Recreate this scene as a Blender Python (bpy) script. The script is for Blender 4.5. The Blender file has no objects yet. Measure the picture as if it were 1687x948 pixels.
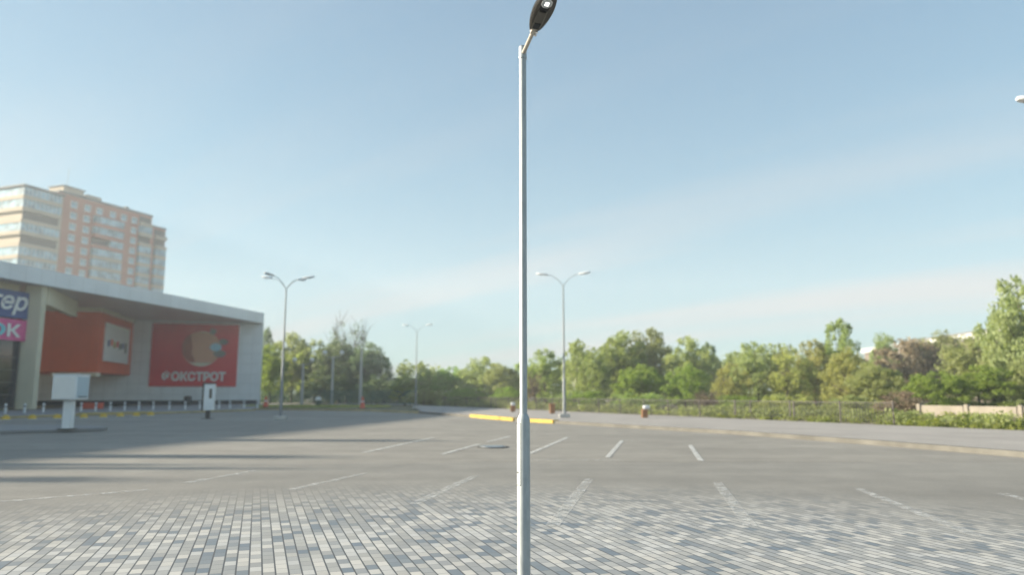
import bpy, math, random
import numpy as np
from mathutils import Vector, Matrix

random.seed(7)
scene = bpy.context.scene
COL = scene.collection
R = math.radians

# ------------------------------------------------------------------ camera model (photo 1687 x 948)
W, H, F = 1687.0, 948.0, 1200.0
EYE = 1.40
PITCH = math.atan(174.0 / F)
CP, SP = math.cos(PITCH), math.sin(PITCH)

def ray(px, py):
    u = (px - W / 2) / F
    v = (H / 2 - py) / F
    return Vector((u, CP - v * SP, SP + v * CP))

def at(px, py, Y):
    """point seen at photo pixel (px, py) lying Y metres ahead"""
    d = ray(px, py)
    return Vector((0, 0, EYE)) + d * (Y / d.y)

def ground(px, py, z=0.0):
    d = ray(px, py)
    return Vector((0, 0, EYE)) + d * ((z - EYE) / d.z)

# ------------------------------------------------------------------ mesh builder
class MB:
    def __init__(self):
        self.v, self.f, self.s = [], [], []

    def add(self, verts, faces, smooth=False):
        o = len(self.v)
        self.v += [tuple(p) for p in verts]
        self.f += [tuple(i + o for i in f) for f in faces]
        self.s += [smooth] * len(faces)
        return self

    def box(self, c, size, rz=0.0, taper=1.0):
        sx, sy, sz = size[0] / 2, size[1] / 2, size[2] / 2
        m = Matrix.Rotation(rz, 3, 'Z')
        vs = []
        for z, t in ((-sz, 1.0), (sz, taper)):
            for x, y in ((-sx, -sy), (sx, -sy), (sx, sy), (-sx, sy)):
                vs.append(m @ Vector((x * t, y * t, z)) + Vector(c))
        return self.add(vs, [(3, 2, 1, 0), (4, 5, 6, 7), (0, 1, 5, 4), (1, 2, 6, 5), (2, 3, 7, 6), (3, 0, 4, 7)])

    def prism(self, poly, z0, z1):
        n = len(poly)
        a = sum(poly[i][0] * poly[(i + 1) % n][1] - poly[(i + 1) % n][0] * poly[i][1] for i in range(n))
        if a < 0:
            poly = poly[::-1]
        vs = [(p[0], p[1], z0) for p in poly] + [(p[0], p[1], z1) for p in poly]
        fs = [tuple(range(n - 1, -1, -1)), tuple(range(n, 2 * n))]
        fs += [(i, (i + 1) % n, n + (i + 1) % n, n + i) for i in range(n)]
        return self.add(vs, fs)

    def sheet(self, poly, z):
        return self.add([(p[0], p[1], z) for p in poly], [tuple(range(len(poly)))])

    def tube(self, pts, radii, n=12, caps=True):
        pts = [Vector(p) for p in pts]
        if not isinstance(radii, (list, tuple)):
            radii = [radii] * len(pts)
        vs, fs = [], []
        for i, p in enumerate(pts):
            t = (pts[min(i + 1, len(pts) - 1)] - pts[max(i - 1, 0)]).normalized()
            up = Vector((0, 0, 1)) if abs(t.z) < 0.95 else Vector((1, 0, 0))
            a = t.cross(up).normalized()
            b = t.cross(a).normalized()
            for k in range(n):
                ang = 2 * math.pi * k / n
                vs.append(p + (a * math.cos(ang) + b * math.sin(ang)) * radii[i])
        for i in range(len(pts) - 1):
            for k in range(n):
                fs.append((i * n + k, i * n + (k + 1) % n, (i + 1) * n + (k + 1) % n, (i + 1) * n + k))
        self.add(vs, fs, True)
        if caps:
            o = len(self.v) - len(vs)
            self.f += [tuple(o + k for k in range(n)), tuple(o + (len(pts) - 1) * n + k for k in range(n - 1, -1, -1))]
            self.s += [False, False]
        return self

    def lathe(self, prof, c=(0, 0, 0), n=24, smooth=True):
        vs, fs = [], []
        for r, z in prof:
            for k in range(n):
                a = 2 * math.pi * k / n
                vs.append((c[0] + r * math.cos(a), c[1] + r * math.sin(a), c[2] + z))
        for i in range(len(prof) - 1):
            for k in range(n):
                fs.append((i * n + k, i * n + (k + 1) % n, (i + 1) * n + (k + 1) % n, (i + 1) * n + k))
        self.add(vs, fs, smooth)
        o = len(self.v) - len(vs)
        self.f += [tuple(o + k for k in range(n - 1, -1, -1)), tuple(o + (len(prof) - 1) * n + k for k in range(n))]
        self.s += [False, False]
        return self

    def ball(self, c, r, n=12, squash=1.0):
        m = n // 2
        prof = [(max(1e-4, r * math.sin(math.pi * i / m)), -r * squash * math.cos(math.pi * i / m)) for i in range(m + 1)]
        return self.lathe(prof, c, n)

    def build(self, name, mat, parent=None, bevel=0.0):
        me = bpy.data.meshes.new(name)
        me.from_pydata(self.v, [], self.f)
        me.polygons.foreach_set('use_smooth', self.s)
        me.update()
        me.set_sharp_from_angle(angle=R(32))
        o = bpy.data.objects.new(name, me)
        COL.objects.link(o)
        for mt in (mat if isinstance(mat, (list, tuple)) else [mat]):
            me.materials.append(mt)
        if parent is not None:
            o.parent = parent
        if bevel:
            b = o.modifiers.new('bevel', 'BEVEL')
            b.width = bevel
            b.segments = 2
            b.limit_method = 'ANGLE'
        return o

def tag(o, label=None, cat=None, group=None, kind=None):
    if label: o['label'] = label
    if cat: o['category'] = cat
    if group: o['group'] = group
    if kind: o['kind'] = kind
    return o

def empty(name, loc, rz=0.0):
    o = bpy.data.objects.new(name, None)
    COL.objects.link(o)
    o.empty_display_size = 0.2
    o.location = loc
    o.rotation_euler = (0, 0, rz)
    return o

def thing(name, label, cat, loc, rz=0.0, group=None):
    return tag(empty(name, loc, rz), label, cat, group)

def copy_tree(o, parent=None):
    c = o.copy()
    COL.objects.link(c)
    if parent is not None:
        c.parent = parent
    for ch in [x for x in list(COL.objects) if x.parent == o]:
        copy_tree(ch, c)
    return c

def text_mesh(name, body, mat, parent, height, loc, rot, thick=0.02, fatten=0.0, shear=0.0, width=None):
    cu = bpy.data.curves.new(name, 'FONT')
    cu.body = body
    cu.extrude = thick
    cu.offset = fatten
    cu.shear = shear
    cu.align_x = 'CENTER'
    cu.size = 1.0
    tmp = bpy.data.objects.new(name + '_tmp', cu)
    COL.objects.link(tmp)
    dg = bpy.context.evaluated_depsgraph_get()
    me = bpy.data.meshes.new_from_object(tmp.evaluated_get(dg))
    bpy.data.objects.remove(tmp)
    xs = [v.co.x for v in me.vertices]; ys = [v.co.y for v in me.vertices]
    cx, cy = (min(xs) + max(xs)) / 2, (min(ys) + max(ys)) / 2
    ky = height / (max(ys) - min(ys))
    kx = width / (max(xs) - min(xs)) if width else ky
    for v in me.vertices:
        v.co.x = (v.co.x - cx) * kx
        v.co.y = (v.co.y - cy) * ky
    me.materials.clear()
    me.materials.append(mat)
    o = bpy.data.objects.new(name, me)
    COL.objects.link(o)
    o.parent = parent
    o.location = loc
    o.rotation_euler = rot
    return o

# ------------------------------------------------------------------ materials
def nodes_of(name):
    m = bpy.data.materials.new(name)
    m.use_nodes = True
    nt = m.node_tree
    return m, nt, nt.nodes['Principled BSDF']

def N(nt, typ, **kw):
    n = nt.nodes.new(typ)
    for k, v in kw.items():
        if k == 'ins':
            for a, b in v.items():
                n.inputs[a].default_value = b
        else:
            setattr(n, k, v)
    return n

def L(nt, a, b):
    nt.links.new(a, b)

def math_n(nt, op, a, b=None, c=None):
    n = nt.nodes.new('ShaderNodeMath')
    n.operation = op
    for i, x in enumerate((a, b, c)):
        if x is None: continue
        if isinstance(x, (int, float)):
            n.inputs[i].default_value = x
        else:
            L(nt, x, n.inputs[i])
    return n.outputs[0]

def mixc(nt, fac, a, b, blend='MIX'):
    n = nt.nodes.new('ShaderNodeMix')
    n.data_type = 'RGBA'
    n.blend_type = blend
    for idx, x in ((0, fac), (6, a), (7, b)):
        if isinstance(x, (int, float)):
            n.inputs[idx].default_value = x
        elif isinstance(x, (tuple, list)):
            n.inputs[idx].default_value = (*x[:3], 1)
        else:
            L(nt, x, n.inputs[idx])
    return n.outputs[2]

def ramp(nt, fac, stops, interp='LINEAR'):
    n = nt.nodes.new('ShaderNodeValToRGB')
    n.color_ramp.interpolation = interp
    while len(n.color_ramp.elements) < len(stops):
        n.color_ramp.elements.new(0.5)
    for e, (p, c) in zip(n.color_ramp.elements, stops):
        e.position = p
        e.color = (c, c, c, 1) if isinstance(c, (int, float)) else (*c, 1)
    L(nt, fac, n.inputs[0])
    return n.outputs[0]

def noise(nt, vec, scale, detail=4.0, rough=0.55):
    n = nt.nodes.new('ShaderNodeTexNoise')
    n.inputs['Scale'].default_value = scale
    n.inputs['Detail'].default_value = detail
    n.inputs['Roughness'].default_value = rough
    if vec is not None: L(nt, vec, n.inputs['Vector'])
    return n.outputs['Fac']

def coords(nt, which='Object'):
    return nt.nodes.new('ShaderNodeTexCoord').outputs[which]

def bump(nt, height, bsdf, strength=0.3, dist=0.01):
    b = nt.nodes.new('ShaderNodeBump')
    b.inputs['Strength'].default_value = strength
    b.inputs['Distance'].default_value = dist
    L(nt, height, b.inputs['Height'])
    L(nt, b.outputs[0], bsdf.inputs['Normal'])

def paint(name, col, rough=0.5, metal=0.0, vary=0.12, scale=3.0, bumpy=0.0):
    """plain coat with weathering mottles"""
    m, nt, b = nodes_of(name)
    co = coords(nt)
    f = noise(nt, co, scale, 6)
    fac = ramp(nt, f, [(0.3, 1.0 - vary), (0.7, 1.0 + 0 * vary)])
    c = mixc(nt, 1.0, col, fac, 'MULTIPLY')
    L(nt, c, b.inputs['Base Color'])
    b.inputs['Roughness'].default_value = rough
    b.inputs['Metallic'].default_value = metal
    if bumpy:
        bump(nt, noise(nt, co, scale * 12, 3), b, bumpy, 0.01)
    return m

def panel_mat(name, col, pw, ph, joint=0.03, rough=0.45, dark=0.72):
    """cladding of big sheets: joints along local X and Z"""
    m, nt, b = nodes_of(name)
    co = coords(nt)
    sx = nt.nodes.new('ShaderNodeSeparateXYZ'); L(nt, co, sx.inputs[0])
    fx = math_n(nt, 'FRACT', math_n(nt, 'DIVIDE', sx.outputs[0], pw))
    fz = math_n(nt, 'FRACT', math_n(nt, 'DIVIDE', sx.outputs[2], ph))
    j = math_n(nt, 'MAXIMUM', math_n(nt, 'LESS_THAN', fx, joint / pw), math_n(nt, 'LESS_THAN', fz, joint / ph))
    ix = math_n(nt, 'FLOOR', math_n(nt, 'DIVIDE', sx.outputs[0], pw))
    iz = math_n(nt, 'FLOOR', math_n(nt, 'DIVIDE', sx.outputs[2], ph))
    cx = nt.nodes.new('ShaderNodeCombineXYZ'); L(nt, ix, cx.inputs[0]); L(nt, iz, cx.inputs[2])
    wn = nt.nodes.new('ShaderNodeTexWhiteNoise'); L(nt, cx.outputs[0], wn.inputs[0])
    v = math_n(nt, 'MULTIPLY_ADD', wn.outputs[0], 0.07, 0.95)
    v = math_n(nt, 'MULTIPLY', v, ramp(nt, noise(nt, co, 0.4, 6), [(0.3, 0.88), (0.7, 1.0)]))
    c = mixc(nt, 1.0, col, v, 'MULTIPLY')
    c = mixc(nt, j, c, tuple(x * dark for x in col))
    L(nt, c, b.inputs['Base Color'])
    b.inputs['Roughness'].default_value = rough
    return m

def glass_mat(name, col=(0.06, 0.09, 0.11), rough=0.08):
    m, nt, b = nodes_of(name)
    v = ramp(nt, noise(nt, coords(nt), 0.35, 2), [(0.35, 0.6), (0.65, 1.5)])
    L(nt, mixc(nt, 1.0, col, v, 'MULTIPLY'), b.inputs['Base Color'])
    b.inputs['Roughness'].default_value = rough
    b.inputs['Specular IOR Level'].default_value = 0.9
    return m

def barred_glass(name, col, step=1.0, bar=0.13):
    m, nt, b = nodes_of(name)
    co = coords(nt)
    sx = nt.nodes.new('ShaderNodeSeparateXYZ'); L(nt, co, sx.inputs[0])
    st = math_n(nt, 'LESS_THAN', math_n(nt, 'FRACT', math_n(nt, 'DIVIDE', sx.outputs[0], step)), bar / step)
    v = ramp(nt, noise(nt, co, 0.5, 2), [(0.35, 0.5), (0.65, 1.5)])
    L(nt, mixc(nt, st, mixc(nt, 1.0, col, v, 'MULTIPLY'), (0.62, 0.62, 0.60)), b.inputs['Base Color'])
    L(nt, math_n(nt, 'MULTIPLY_ADD', st, 0.4, 0.12), b.inputs['Roughness'])
    return m

def galvanised():
    m, nt, b = nodes_of('galvanised_steel')
    co = coords(nt)
    mp = N(nt, 'ShaderNodeMapping', ins={'Scale': (1, 1, 0.35)})
    L(nt, co, mp.inputs[0])
    vor = N(nt, 'ShaderNodeTexVoronoi'); vor.inputs['Scale'].default_value = 60
    L(nt, mp.outputs[0], vor.inputs['Vector'])
    f = noise(nt, mp.outputs[0], 14, 6, 0.65)
    c = ramp(nt, f, [(0.3, (0.34, 0.37, 0.385)), (0.7, (0.44, 0.47, 0.48))])
    sp = nt.nodes.new('ShaderNodeSeparateColor'); L(nt, vor.outputs['Color'], sp.inputs[0])
    c = mixc(nt, 1.0, c, ramp(nt, sp.outputs[0], [(0, 0.9), (1, 1.0)]), 'MULTIPLY')
    L(nt, c, b.inputs['Base Color'])
    b.inputs['Metallic'].default_value = 0.55
    L(nt, ramp(nt, f, [(0.3, 0.52), (0.7, 0.66)]), b.inputs['Roughness'])
    return m

def asphalt_color(nt, co):
    big = noise(nt, co, 0.16, 5, 0.6)
    mid = noise(nt, co, 1.3, 6, 0.6)
    fine = noise(nt, co, 45, 3, 0.7)
    c = ramp(nt, big, [(0.3, (0.211, 0.197, 0.174)), (0.7, (0.279, 0.260, 0.229))])
    c = mixc(nt, 1.0, c, ramp(nt, mid, [(0.3, 0.88), (0.7, 1.06)]), 'MULTIPLY')
    c = mixc(nt, 1.0, c, ramp(nt, fine, [(0.3, 0.80), (0.7, 1.12)]), 'MULTIPLY')
    # long wear lanes running across the lot
    mp = N(nt, 'ShaderNodeMapping', ins={'Scale': (0.04, 0.7, 1), 'Rotation': (0, 0, 0.25)})
    L(nt, co, mp.inputs[0])
    c = mixc(nt, 1.0, c, ramp(nt, noise(nt, mp.outputs[0], 1.0, 3), [(0.35, 0.90), (0.65, 1.05)]), 'MULTIPLY')
    return c, fine

def asphalt():
    m, nt, b = nodes_of('asphalt')
    co = coords(nt)
    c, fine = asphalt_color(nt, co)
    L(nt, c, b.inputs['Base Color'])
    b.inputs['Roughness'].default_value = 0.85
    bump(nt, fine, b, 0.35, 0.004)
    return m

ROW_W, BLK_L = 0.0985, 0.158
def pavers():
    m, nt, b = nodes_of('concrete_pavers')
    co = coords(nt)
    sx = nt.nodes.new('ShaderNodeSeparateXYZ'); L(nt, co, sx.inputs[0])
    a = R(19.05)
    ca, sa = math.cos(a), math.sin(a)
    # along the rows = (-sin, cos), across = (cos, sin)
    X, Y = sx.outputs[0], sx.outputs[1]
    s = math_n(nt, 'ADD', math_n(nt, 'MULTIPLY', X, ca), math_n(nt, 'MULTIPLY', Y, sa))
    t = math_n(nt, 'ADD', math_n(nt, 'MULTIPLY', X, -sa), math_n(nt, 'MULTIPLY', Y, ca))
    rs = math_n(nt, 'DIVIDE', s, ROW_W)
    row = math_n(nt, 'FLOOR', rs)
    fr = math_n(nt, 'FRACT', rs)
    sh = math_n(nt, 'FRACT', math_n(nt, 'MULTIPLY', row, 0.387))
    ts = math_n(nt, 'ADD', math_n(nt, 'DIVIDE', t, BLK_L), sh)
    blk = math_n(nt, 'FLOOR', ts)
    ft = math_n(nt, 'FRACT', ts)
    cx = nt.nodes.new('ShaderNodeCombineXYZ'); L(nt, row, cx.inputs[0]); L(nt, blk, cx.inputs[1])
    wn = nt.nodes.new('ShaderNodeTexWhiteNoise'); wn.noise_dimensions = '2D'; L(nt, cx.outputs[0], wn.inputs[0])
    wn2 = nt.nodes.new('ShaderNodeTexWhiteNoise'); wn2.noise_dimensions = '2D'
    ad = N(nt, 'ShaderNodeVectorMath', operation='ADD'); L(nt, cx.outputs[0], ad.inputs[0]); ad.inputs[1].default_value = (91.3, 47.7, 0)
    L(nt, ad.outputs[0], wn2.inputs[0])
    # colour mix of the batch drifts over the square
    sc = N(nt, 'ShaderNodeVectorMath', operation='MULTIPLY'); L(nt, cx.outputs[0], sc.inputs[0]); sc.inputs[1].default_value = (0.16, 0.24, 0)
    patch = noise(nt, sc.outputs[0], 1.0, 2)
    val = math_n(nt, 'ADD', math_n(nt, 'MULTIPLY', wn.outputs[0], 0.75), math_n(nt, 'MULTIPLY', math_n(nt, 'SUBTRACT', patch, 0.5), 1.1))
    col = ramp(nt, val, [(0.0, (0.165, 0.20, 0.235)), (0.09, (0.195, 0.225, 0.25)), (0.15, (0.285, 0.295, 0.298)), (0.34, (0.335, 0.34, 0.332)),
                         (0.46, (0.385, 0.385, 0.372)), (0.54, (0.465, 0.46, 0.44)), (0.72, (0.515, 0.508, 0.485))])
    tint = mixc(nt, wn2.outputs[0], (0.93, 0.94, 0.96), (1.06, 1.03, 0.99))
    col = mixc(nt, 1.0, col, tint, 'MULTIPLY')
    grain = noise(nt, co, 160, 2, 0.7)
    col = mixc(nt, 1.0, col, ramp(nt, grain, [(0.25, 0.90), (0.75, 1.06)]), 'MULTIPLY')
    stain = noise(nt, co, 0.8, 6, 0.65)
    col = mixc(nt, 1.0, col, ramp(nt, stain, [(0.3, 0.87), (0.65, 1.0)]), 'MULTIPLY')
    jr = math_n(nt, 'LESS_THAN', math_n(nt, 'ABSOLUTE', math_n(nt, 'SUBTRACT', fr, 0.5)), 0.436)
    jt = math_n(nt, 'LESS_THAN', math_n(nt, 'ABSOLUTE', math_n(nt, 'SUBTRACT', ft, 0.5)), 0.480)
    face = math_n(nt, 'MULTIPLY', jr, jt)
    joint_c = mixc(nt, jr, (0.075, 0.08, 0.086), (0.12, 0.125, 0.13))
    col = mixc(nt, face, joint_c, col)
    # towards the lot the blocks lie under a film of grey grit
    ac, fine = asphalt_color(nt, co)
    dv = N(nt, 'ShaderNodeVectorMath', operation='DISTANCE'); L(nt, co, dv.inputs[0]); dv.inputs[1].default_value = (0, 2.0, 0)
    dd = math_n(nt, 'ADD', dv.outputs['Value'], math_n(nt, 'MULTIPLY', math_n(nt, 'SUBTRACT', noise(nt, co, 0.9, 5), 0.5), 0.6))
    mr = N(nt, 'ShaderNodeMapRange', interpolation_type='SMOOTHSTEP', ins={1: 5.5, 2: 10.5, 3: 0.0, 4: 1.0}); L(nt, dd, mr.inputs[0])
    dust = math_n(nt, 'POWER', mr.outputs[0], 1.0)
    col = mixc(nt, dust, col, ac)
    L(nt, col, b.inputs['Base Color'])
    b.inputs['Roughness'].default_value = 0.72
    hgt = math_n(nt, 'ADD', math_n(nt, 'MULTIPLY', face, math_n(nt, 'SUBTRACT', 1.0, dust)), math_n(nt, 'MULTIPLY', grain, 0.12))
    bump(nt, hgt, b, 0.35, 0.004)
    return m

def worn_line(name, col, cover=0.5):
    m, nt, b = nodes_of(name)
    co = coords(nt)
    f = noise(nt, co, 7.0, 8, 0.75)
    lo = 0.5 - (cover - 0.5) * 0.5
    fac = ramp(nt, f, [(lo - 0.12, 0.0), (lo + 0.12, 0.85)])
    L(nt, mixc(nt, 0.0, col, col), b.inputs['Base Color'])
    b.inputs['Roughness'].default_value = 0.7
    tr = nt.nodes.new('ShaderNodeBsdfTransparent')
    mx = nt.nodes.new('ShaderNodeMixShader')
    L(nt, fac, mx.inputs[0]); L(nt, tr.outputs[0], mx.inputs[1]); L(nt, b.outputs[0], mx.inputs[2])
    L(nt, mx.outputs[0], nt.nodes['Material Output'].inputs[0])
    return m

def leaf_mat(name, col, col2, trans=0.48):
    m, nt, b = nodes_of(name)
    co = coords(nt)
    oi = nt.nodes.new('ShaderNodeObjectInfo')
    f = noise(nt, co, 6.0, 3, 0.6)
    c = mixc(nt, ramp(nt, f, [(0.35, 0.0), (0.65, 1.0)]), col, col2)
    hs = nt.nodes.new('ShaderNodeHueSaturation')
    L(nt, math_n(nt, 'MULTIPLY_ADD', oi.outputs['Random'], 0.03, 0.485), hs.inputs['Hue'])
    L(nt, math_n(nt, 'MULTIPLY_ADD', oi.outputs['Random'], 0.3, 0.85), hs.inputs['Value'])
    L(nt, c, hs.inputs['Color'])
    L(nt, hs.outputs[0], b.inputs['Base Color'])
    b.inputs['Roughness'].default_value = 0.6
    b.inputs['Specular IOR Level'].default_value = 0.25
    tl = nt.nodes.new('ShaderNodeBsdfTranslucent')
    L(nt, mixc(nt, 1.0, hs.outputs[0], (1.7, 1.7, 0.95), 'MULTIPLY'), tl.inputs[0])
    mx = nt.nodes.new('ShaderNodeMixShader')
    mx.inputs[0].default_value = trans
    L(nt, b.outputs[0], mx.inputs[1]); L(nt, tl.outputs[0], mx.inputs[2])
    L(nt, mx.outputs[0], nt.nodes['Material Output'].inputs[0])
    return m

M = dict(
    asphalt=asphalt(), pavers=pavers(), galv=galvanised(),
    line=worn_line('worn_white_line', (0.62, 0.62, 0.60), 0.62),
    line_faint=worn_line('faint_white_line', (0.60, 0.60, 0.58), 0.42),
    kerb=paint('kerb_concrete', (0.165, 0.158, 0.138), 0.9, vary=0.42, scale=1.2, bumpy=0.3),
    kerb_yellow=paint('kerb_yellow_paint', (0.56, 0.40, 0.06), 0.7, vary=0.32, scale=1.5),
    kerb_faded=paint('kerb_faded_yellow_paint', (0.46, 0.36, 0.17), 0.7, vary=0.35, scale=1.0),
    walk=paint('pavement_slabs', (0.345, 0.318, 0.295), 0.85, vary=0.22, scale=0.5, bumpy=0.3),
    walk_grey=paint('pavement_grey_slabs', (0.25, 0.25, 0.25), 0.85, vary=0.2, scale=0.6, bumpy=0.3),
    path=paint('pale_path', (0.42, 0.40, 0.37), 0.85, vary=0.15, scale=0.4),
    soil=paint('verge_soil', (0.16, 0.15, 0.075), 0.95, vary=0.45, scale=0.6, bumpy=0.4),
    white_panel=panel_mat('white_cladding', (0.80, 0.83, 0.85), 1.2, 1.2, 0.05),
    fascia=panel_mat('fascia_cladding', (0.72, 0.76, 0.79), 1.4, 3.0, 0.05),
    soffit=panel_mat('soffit_cladding', (0.52, 0.49, 0.50), 0.3, 50, 0.03),
    beige=paint('beige_render', (0.66, 0.61, 0.46), 0.8, vary=0.12, scale=0.7),
    orange=panel_mat('orange_cladding', (0.80, 0.115, 0.025), 1.6, 8.0, 0.03, dark=0.8),
    red=panel_mat('red_sign_sheet', (0.72, 0.018, 0.03), 2.4, 1.2, 0.02, dark=0.85),
    blue=paint('blue_sign', (0.035, 0.085, 0.27), 0.45, vary=0.08),
    pink=paint('pink_sign', (0.72, 0.10, 0.30), 0.45, vary=0.08),
    cyan=paint('cyan_sign', (0.18, 0.60, 0.68), 0.45, vary=0.05),
    white=paint('white_paint', (0.78, 0.78, 0.76), 0.45, vary=0.08),
    cream=paint('cream_sign', (0.75, 0.66, 0.52), 0.5, vary=0.1),
    sign_orange=paint('orange_sign', (0.70, 0.36, 0.22), 0.5, vary=0.1),
    grey_sign=paint('grey_sign', (0.25, 0.24, 0.22), 0.5, vary=0.2),
    brown_sign=paint('brown_sign', (0.42, 0.10, 0.05), 0.5, vary=0.15),
    sky_blue_sign=paint('light_blue_sign', (0.35, 0.62, 0.75), 0.5, vary=0.05),
    plinth=paint('dark_plinth', (0.05, 0.05, 0.055), 0.7, vary=0.2),
    roof=paint('roof_felt', (0.16, 0.16, 0.165), 0.9, vary=0.2),
    shop_glass=glass_mat('shop_glass', (0.035, 0.035, 0.04)),
    mullion=paint('dark_mullion', (0.08, 0.08, 0.085), 0.4, vary=0.1),
    cabinet=paint('white_cabinet_paint', (0.80, 0.82, 0.83), 0.4, vary=0.08, scale=2.0),
    cabinet_shade=paint('cabinet_side_shade', (0.42, 0.54, 0.62), 0.4, vary=0.08),
    dark_metal=paint('dark_metal', (0.045, 0.047, 0.05), 0.45, metal=0.3, vary=0.25),
    head_black=paint('lamp_head_coating', (0.018, 0.020, 0.023), 0.42, metal=0.2, vary=0.25, scale=20),
    fin_grey=paint('lamp_fin_aluminium', (0.24, 0.225, 0.20), 0.45, metal=0.5, vary=0.2, scale=20),
    chrome=paint('bright_steel', (0.75, 0.75, 0.74), 0.22, metal=1.0, vary=0.1, scale=30),
    rust_steel=paint('weathered_bracket_steel', (0.50, 0.46, 0.40), 0.45, metal=0.7, vary=0.3, scale=25),
    street_grey=paint('lamp_pole_grey', (0.23, 0.25, 0.265), 0.6, metal=0.2, vary=0.12),
    head_grey=paint('lamp_head_grey', (0.74, 0.75, 0.76), 0.4, vary=0.1),
    lens=paint('lamp_lens', (0.40, 0.43, 0.45), 0.15, vary=0.05),
    concrete=paint('pole_concrete', (0.50, 0.49, 0.46), 0.85, vary=0.2, scale=2.0, bumpy=0.2),
    wall_concrete=paint('old_concrete_panel', (0.30, 0.265, 0.22), 0.9, vary=0.35, scale=1.0, bumpy=0.3),
    cone=paint('cone_red_plastic', (0.62, 0.085, 0.035), 0.5, vary=0.1),
    rubber=paint('black_rubber', (0.03, 0.03, 0.03), 0.7),
    dome_yellow=paint('dome_yellow_paint', (0.66, 0.43, 0.04), 0.6, vary=0.25, scale=5),
    bollard_white=paint('bollard_white_paint', (0.70, 0.72, 0.73), 0.45, vary=0.15, scale=4),
    fence=paint('fence_brown_metal', (0.055, 0.045, 0.042), 0.6, vary=0.3),
    fence_green=paint('fence_green_mesh', (0.06, 0.16, 0.135), 0.6, vary=0.2),
    bin_orange=paint('orange_brick_paint', (0.36, 0.17, 0.075), 0.7, vary=0.25, scale=6),
    bin_green=paint('dark_green_paint', (0.03, 0.085, 0.055), 0.5, vary=0.15),
    tower_pink=paint('pink_brick', (0.50, 0.215, 0.145), 0.9, vary=0.10, scale=0.3),
    tower_cream=paint('cream_brick', (0.50, 0.42, 0.32), 0.9, vary=0.10, scale=0.3),
    tower_dark=paint('tower_roof_edge', (0.15, 0.15, 0.15), 0.8, vary=0.15),
    tower_recess_shade=paint('balcony_shade', (0.10, 0.09, 0.085), 0.9, vary=0.2),  # shade of the open balconies, painted as dark slabs
    tower_glass=glass_mat('tower_glass', (0.26, 0.37, 0.43), 0.12),
    tower_band=barred_glass('tower_glazing_band', (0.24, 0.36, 0.42)),
    frame_white=paint('window_frame_white', (0.66, 0.66, 0.64), 0.5, vary=0.05),
    bark=paint('bark', (0.10, 0.075, 0.055), 0.95, vary=0.4, scale=6, bumpy=0.5),
    bark_birch=paint('pale_bark', (0.55, 0.53, 0.48), 0.9, vary=0.5, scale=6, bumpy=0.3),
    hall_wall=paint('hall_wall', (0.20, 0.16, 0.13), 0.9, vary=0.2, scale=0.3),
    hall_white=paint('hall_white_edge', (0.50, 0.49, 0.48), 0.6, vary=0.08),
    manhole=paint('cast_iron', (0.30, 0.32, 0.34), 0.35, metal=0.7, vary=0.2, scale=8),
    puddle_rim=paint('cast_iron_dark', (0.07, 0.07, 0.07), 0.8, vary=0.2),
)
LEAF = dict(
    fresh=leaf_mat('leaf_fresh', (0.175, 0.270, 0.050), (0.235, 0.320, 0.075)),
    mid=leaf_mat('leaf_mid', (0.215, 0.285, 0.095), (0.280, 0.330, 0.135)),
    pale=leaf_mat('leaf_pale', (0.235, 0.275, 0.120), (0.295, 0.325, 0.160)),
    yellow=leaf_mat('leaf_yellowish', (0.270, 0.290, 0.095), (0.350, 0.360, 0.145)),
    olive=leaf_mat('leaf_olive', (0.225, 0.260, 0.105), (0.300, 0.325, 0.150)),
    dark=leaf_mat('leaf_dark', (0.122, 0.175, 0.086), (0.190, 0.245, 0.122), 0.25),
    brown=leaf_mat('leaf_brown', (0.191, 0.152, 0.103), (0.255, 0.199, 0.135), 0.2),
    grass=leaf_mat('grass_blade', (0.167, 0.223, 0.040), (0.248, 0.263, 0.072)),
)

# ------------------------------------------------------------------ light and sky
SUN_EL = R(17.5)
sun_from = Vector((-math.cos(SUN_EL), 0.04, math.sin(SUN_EL))).normalized()
sl = bpy.data.lights.new('sun', 'SUN')
sl.energy = 5.0
sl.angle = R(1.1)
sl.color = (1.0, 0.89, 0.71)
so = bpy.data.objects.new('sun', sl)
COL.objects.link(so)
so.rotation_euler = (-sun_from).to_track_quat('-Z', 'Y').to_euler()
so.location = (-60, 0, 40)

world = bpy.data.worlds.new('World')
scene.world = world
world.use_nodes = True
wt = world.node_tree
bg = wt.nodes['Background']
sky = wt.nodes.new('ShaderNodeTexSky')
sky.sky_type = 'NISHITA'
sky.sun_disc = False
sky.sun_elevation = SUN_EL
sky.sun_rotation = R(-90)
sky.altitude = 100
sky.air_density = 1.0
sky.dust_density = 0.35
sky.ozone_density = 2.0
gen = coords(wt, 'Generated')
sp = wt.nodes.new('ShaderNodeSeparateXYZ'); L(wt, gen, sp.inputs[0])
zc = math_n(wt, 'MAXIMUM', sp.outputs[2], 0.0)
dn = math_n(wt, 'ADD', zc, 0.12)
cu = wt.nodes.new('ShaderNodeCombineXYZ')
L(wt, math_n(wt, 'DIVIDE', sp.outputs[0], dn), cu.inputs[0])
L(wt, math_n(wt, 'DIVIDE', sp.outputs[1], dn), cu.inputs[1])
mr_ = N(wt, 'ShaderNodeMapping', ins={'Rotation': (0, 0, R(-142))})
L(wt, cu.outputs[0], mr_.inputs[0])
mp = N(wt, 'ShaderNodeMapping', ins={'Scale': (0.13, 0.85, 1.0), 'Location': (0.3, 0.15, 0)})
L(wt, mr_.outputs[0], mp.inputs[0])
cn = noise(wt, mp.outputs[0], 1.15, 6, 0.55)
cf = ramp(wt, cn, [(0.47, 0.0), (0.66, 1.0)])
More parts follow.
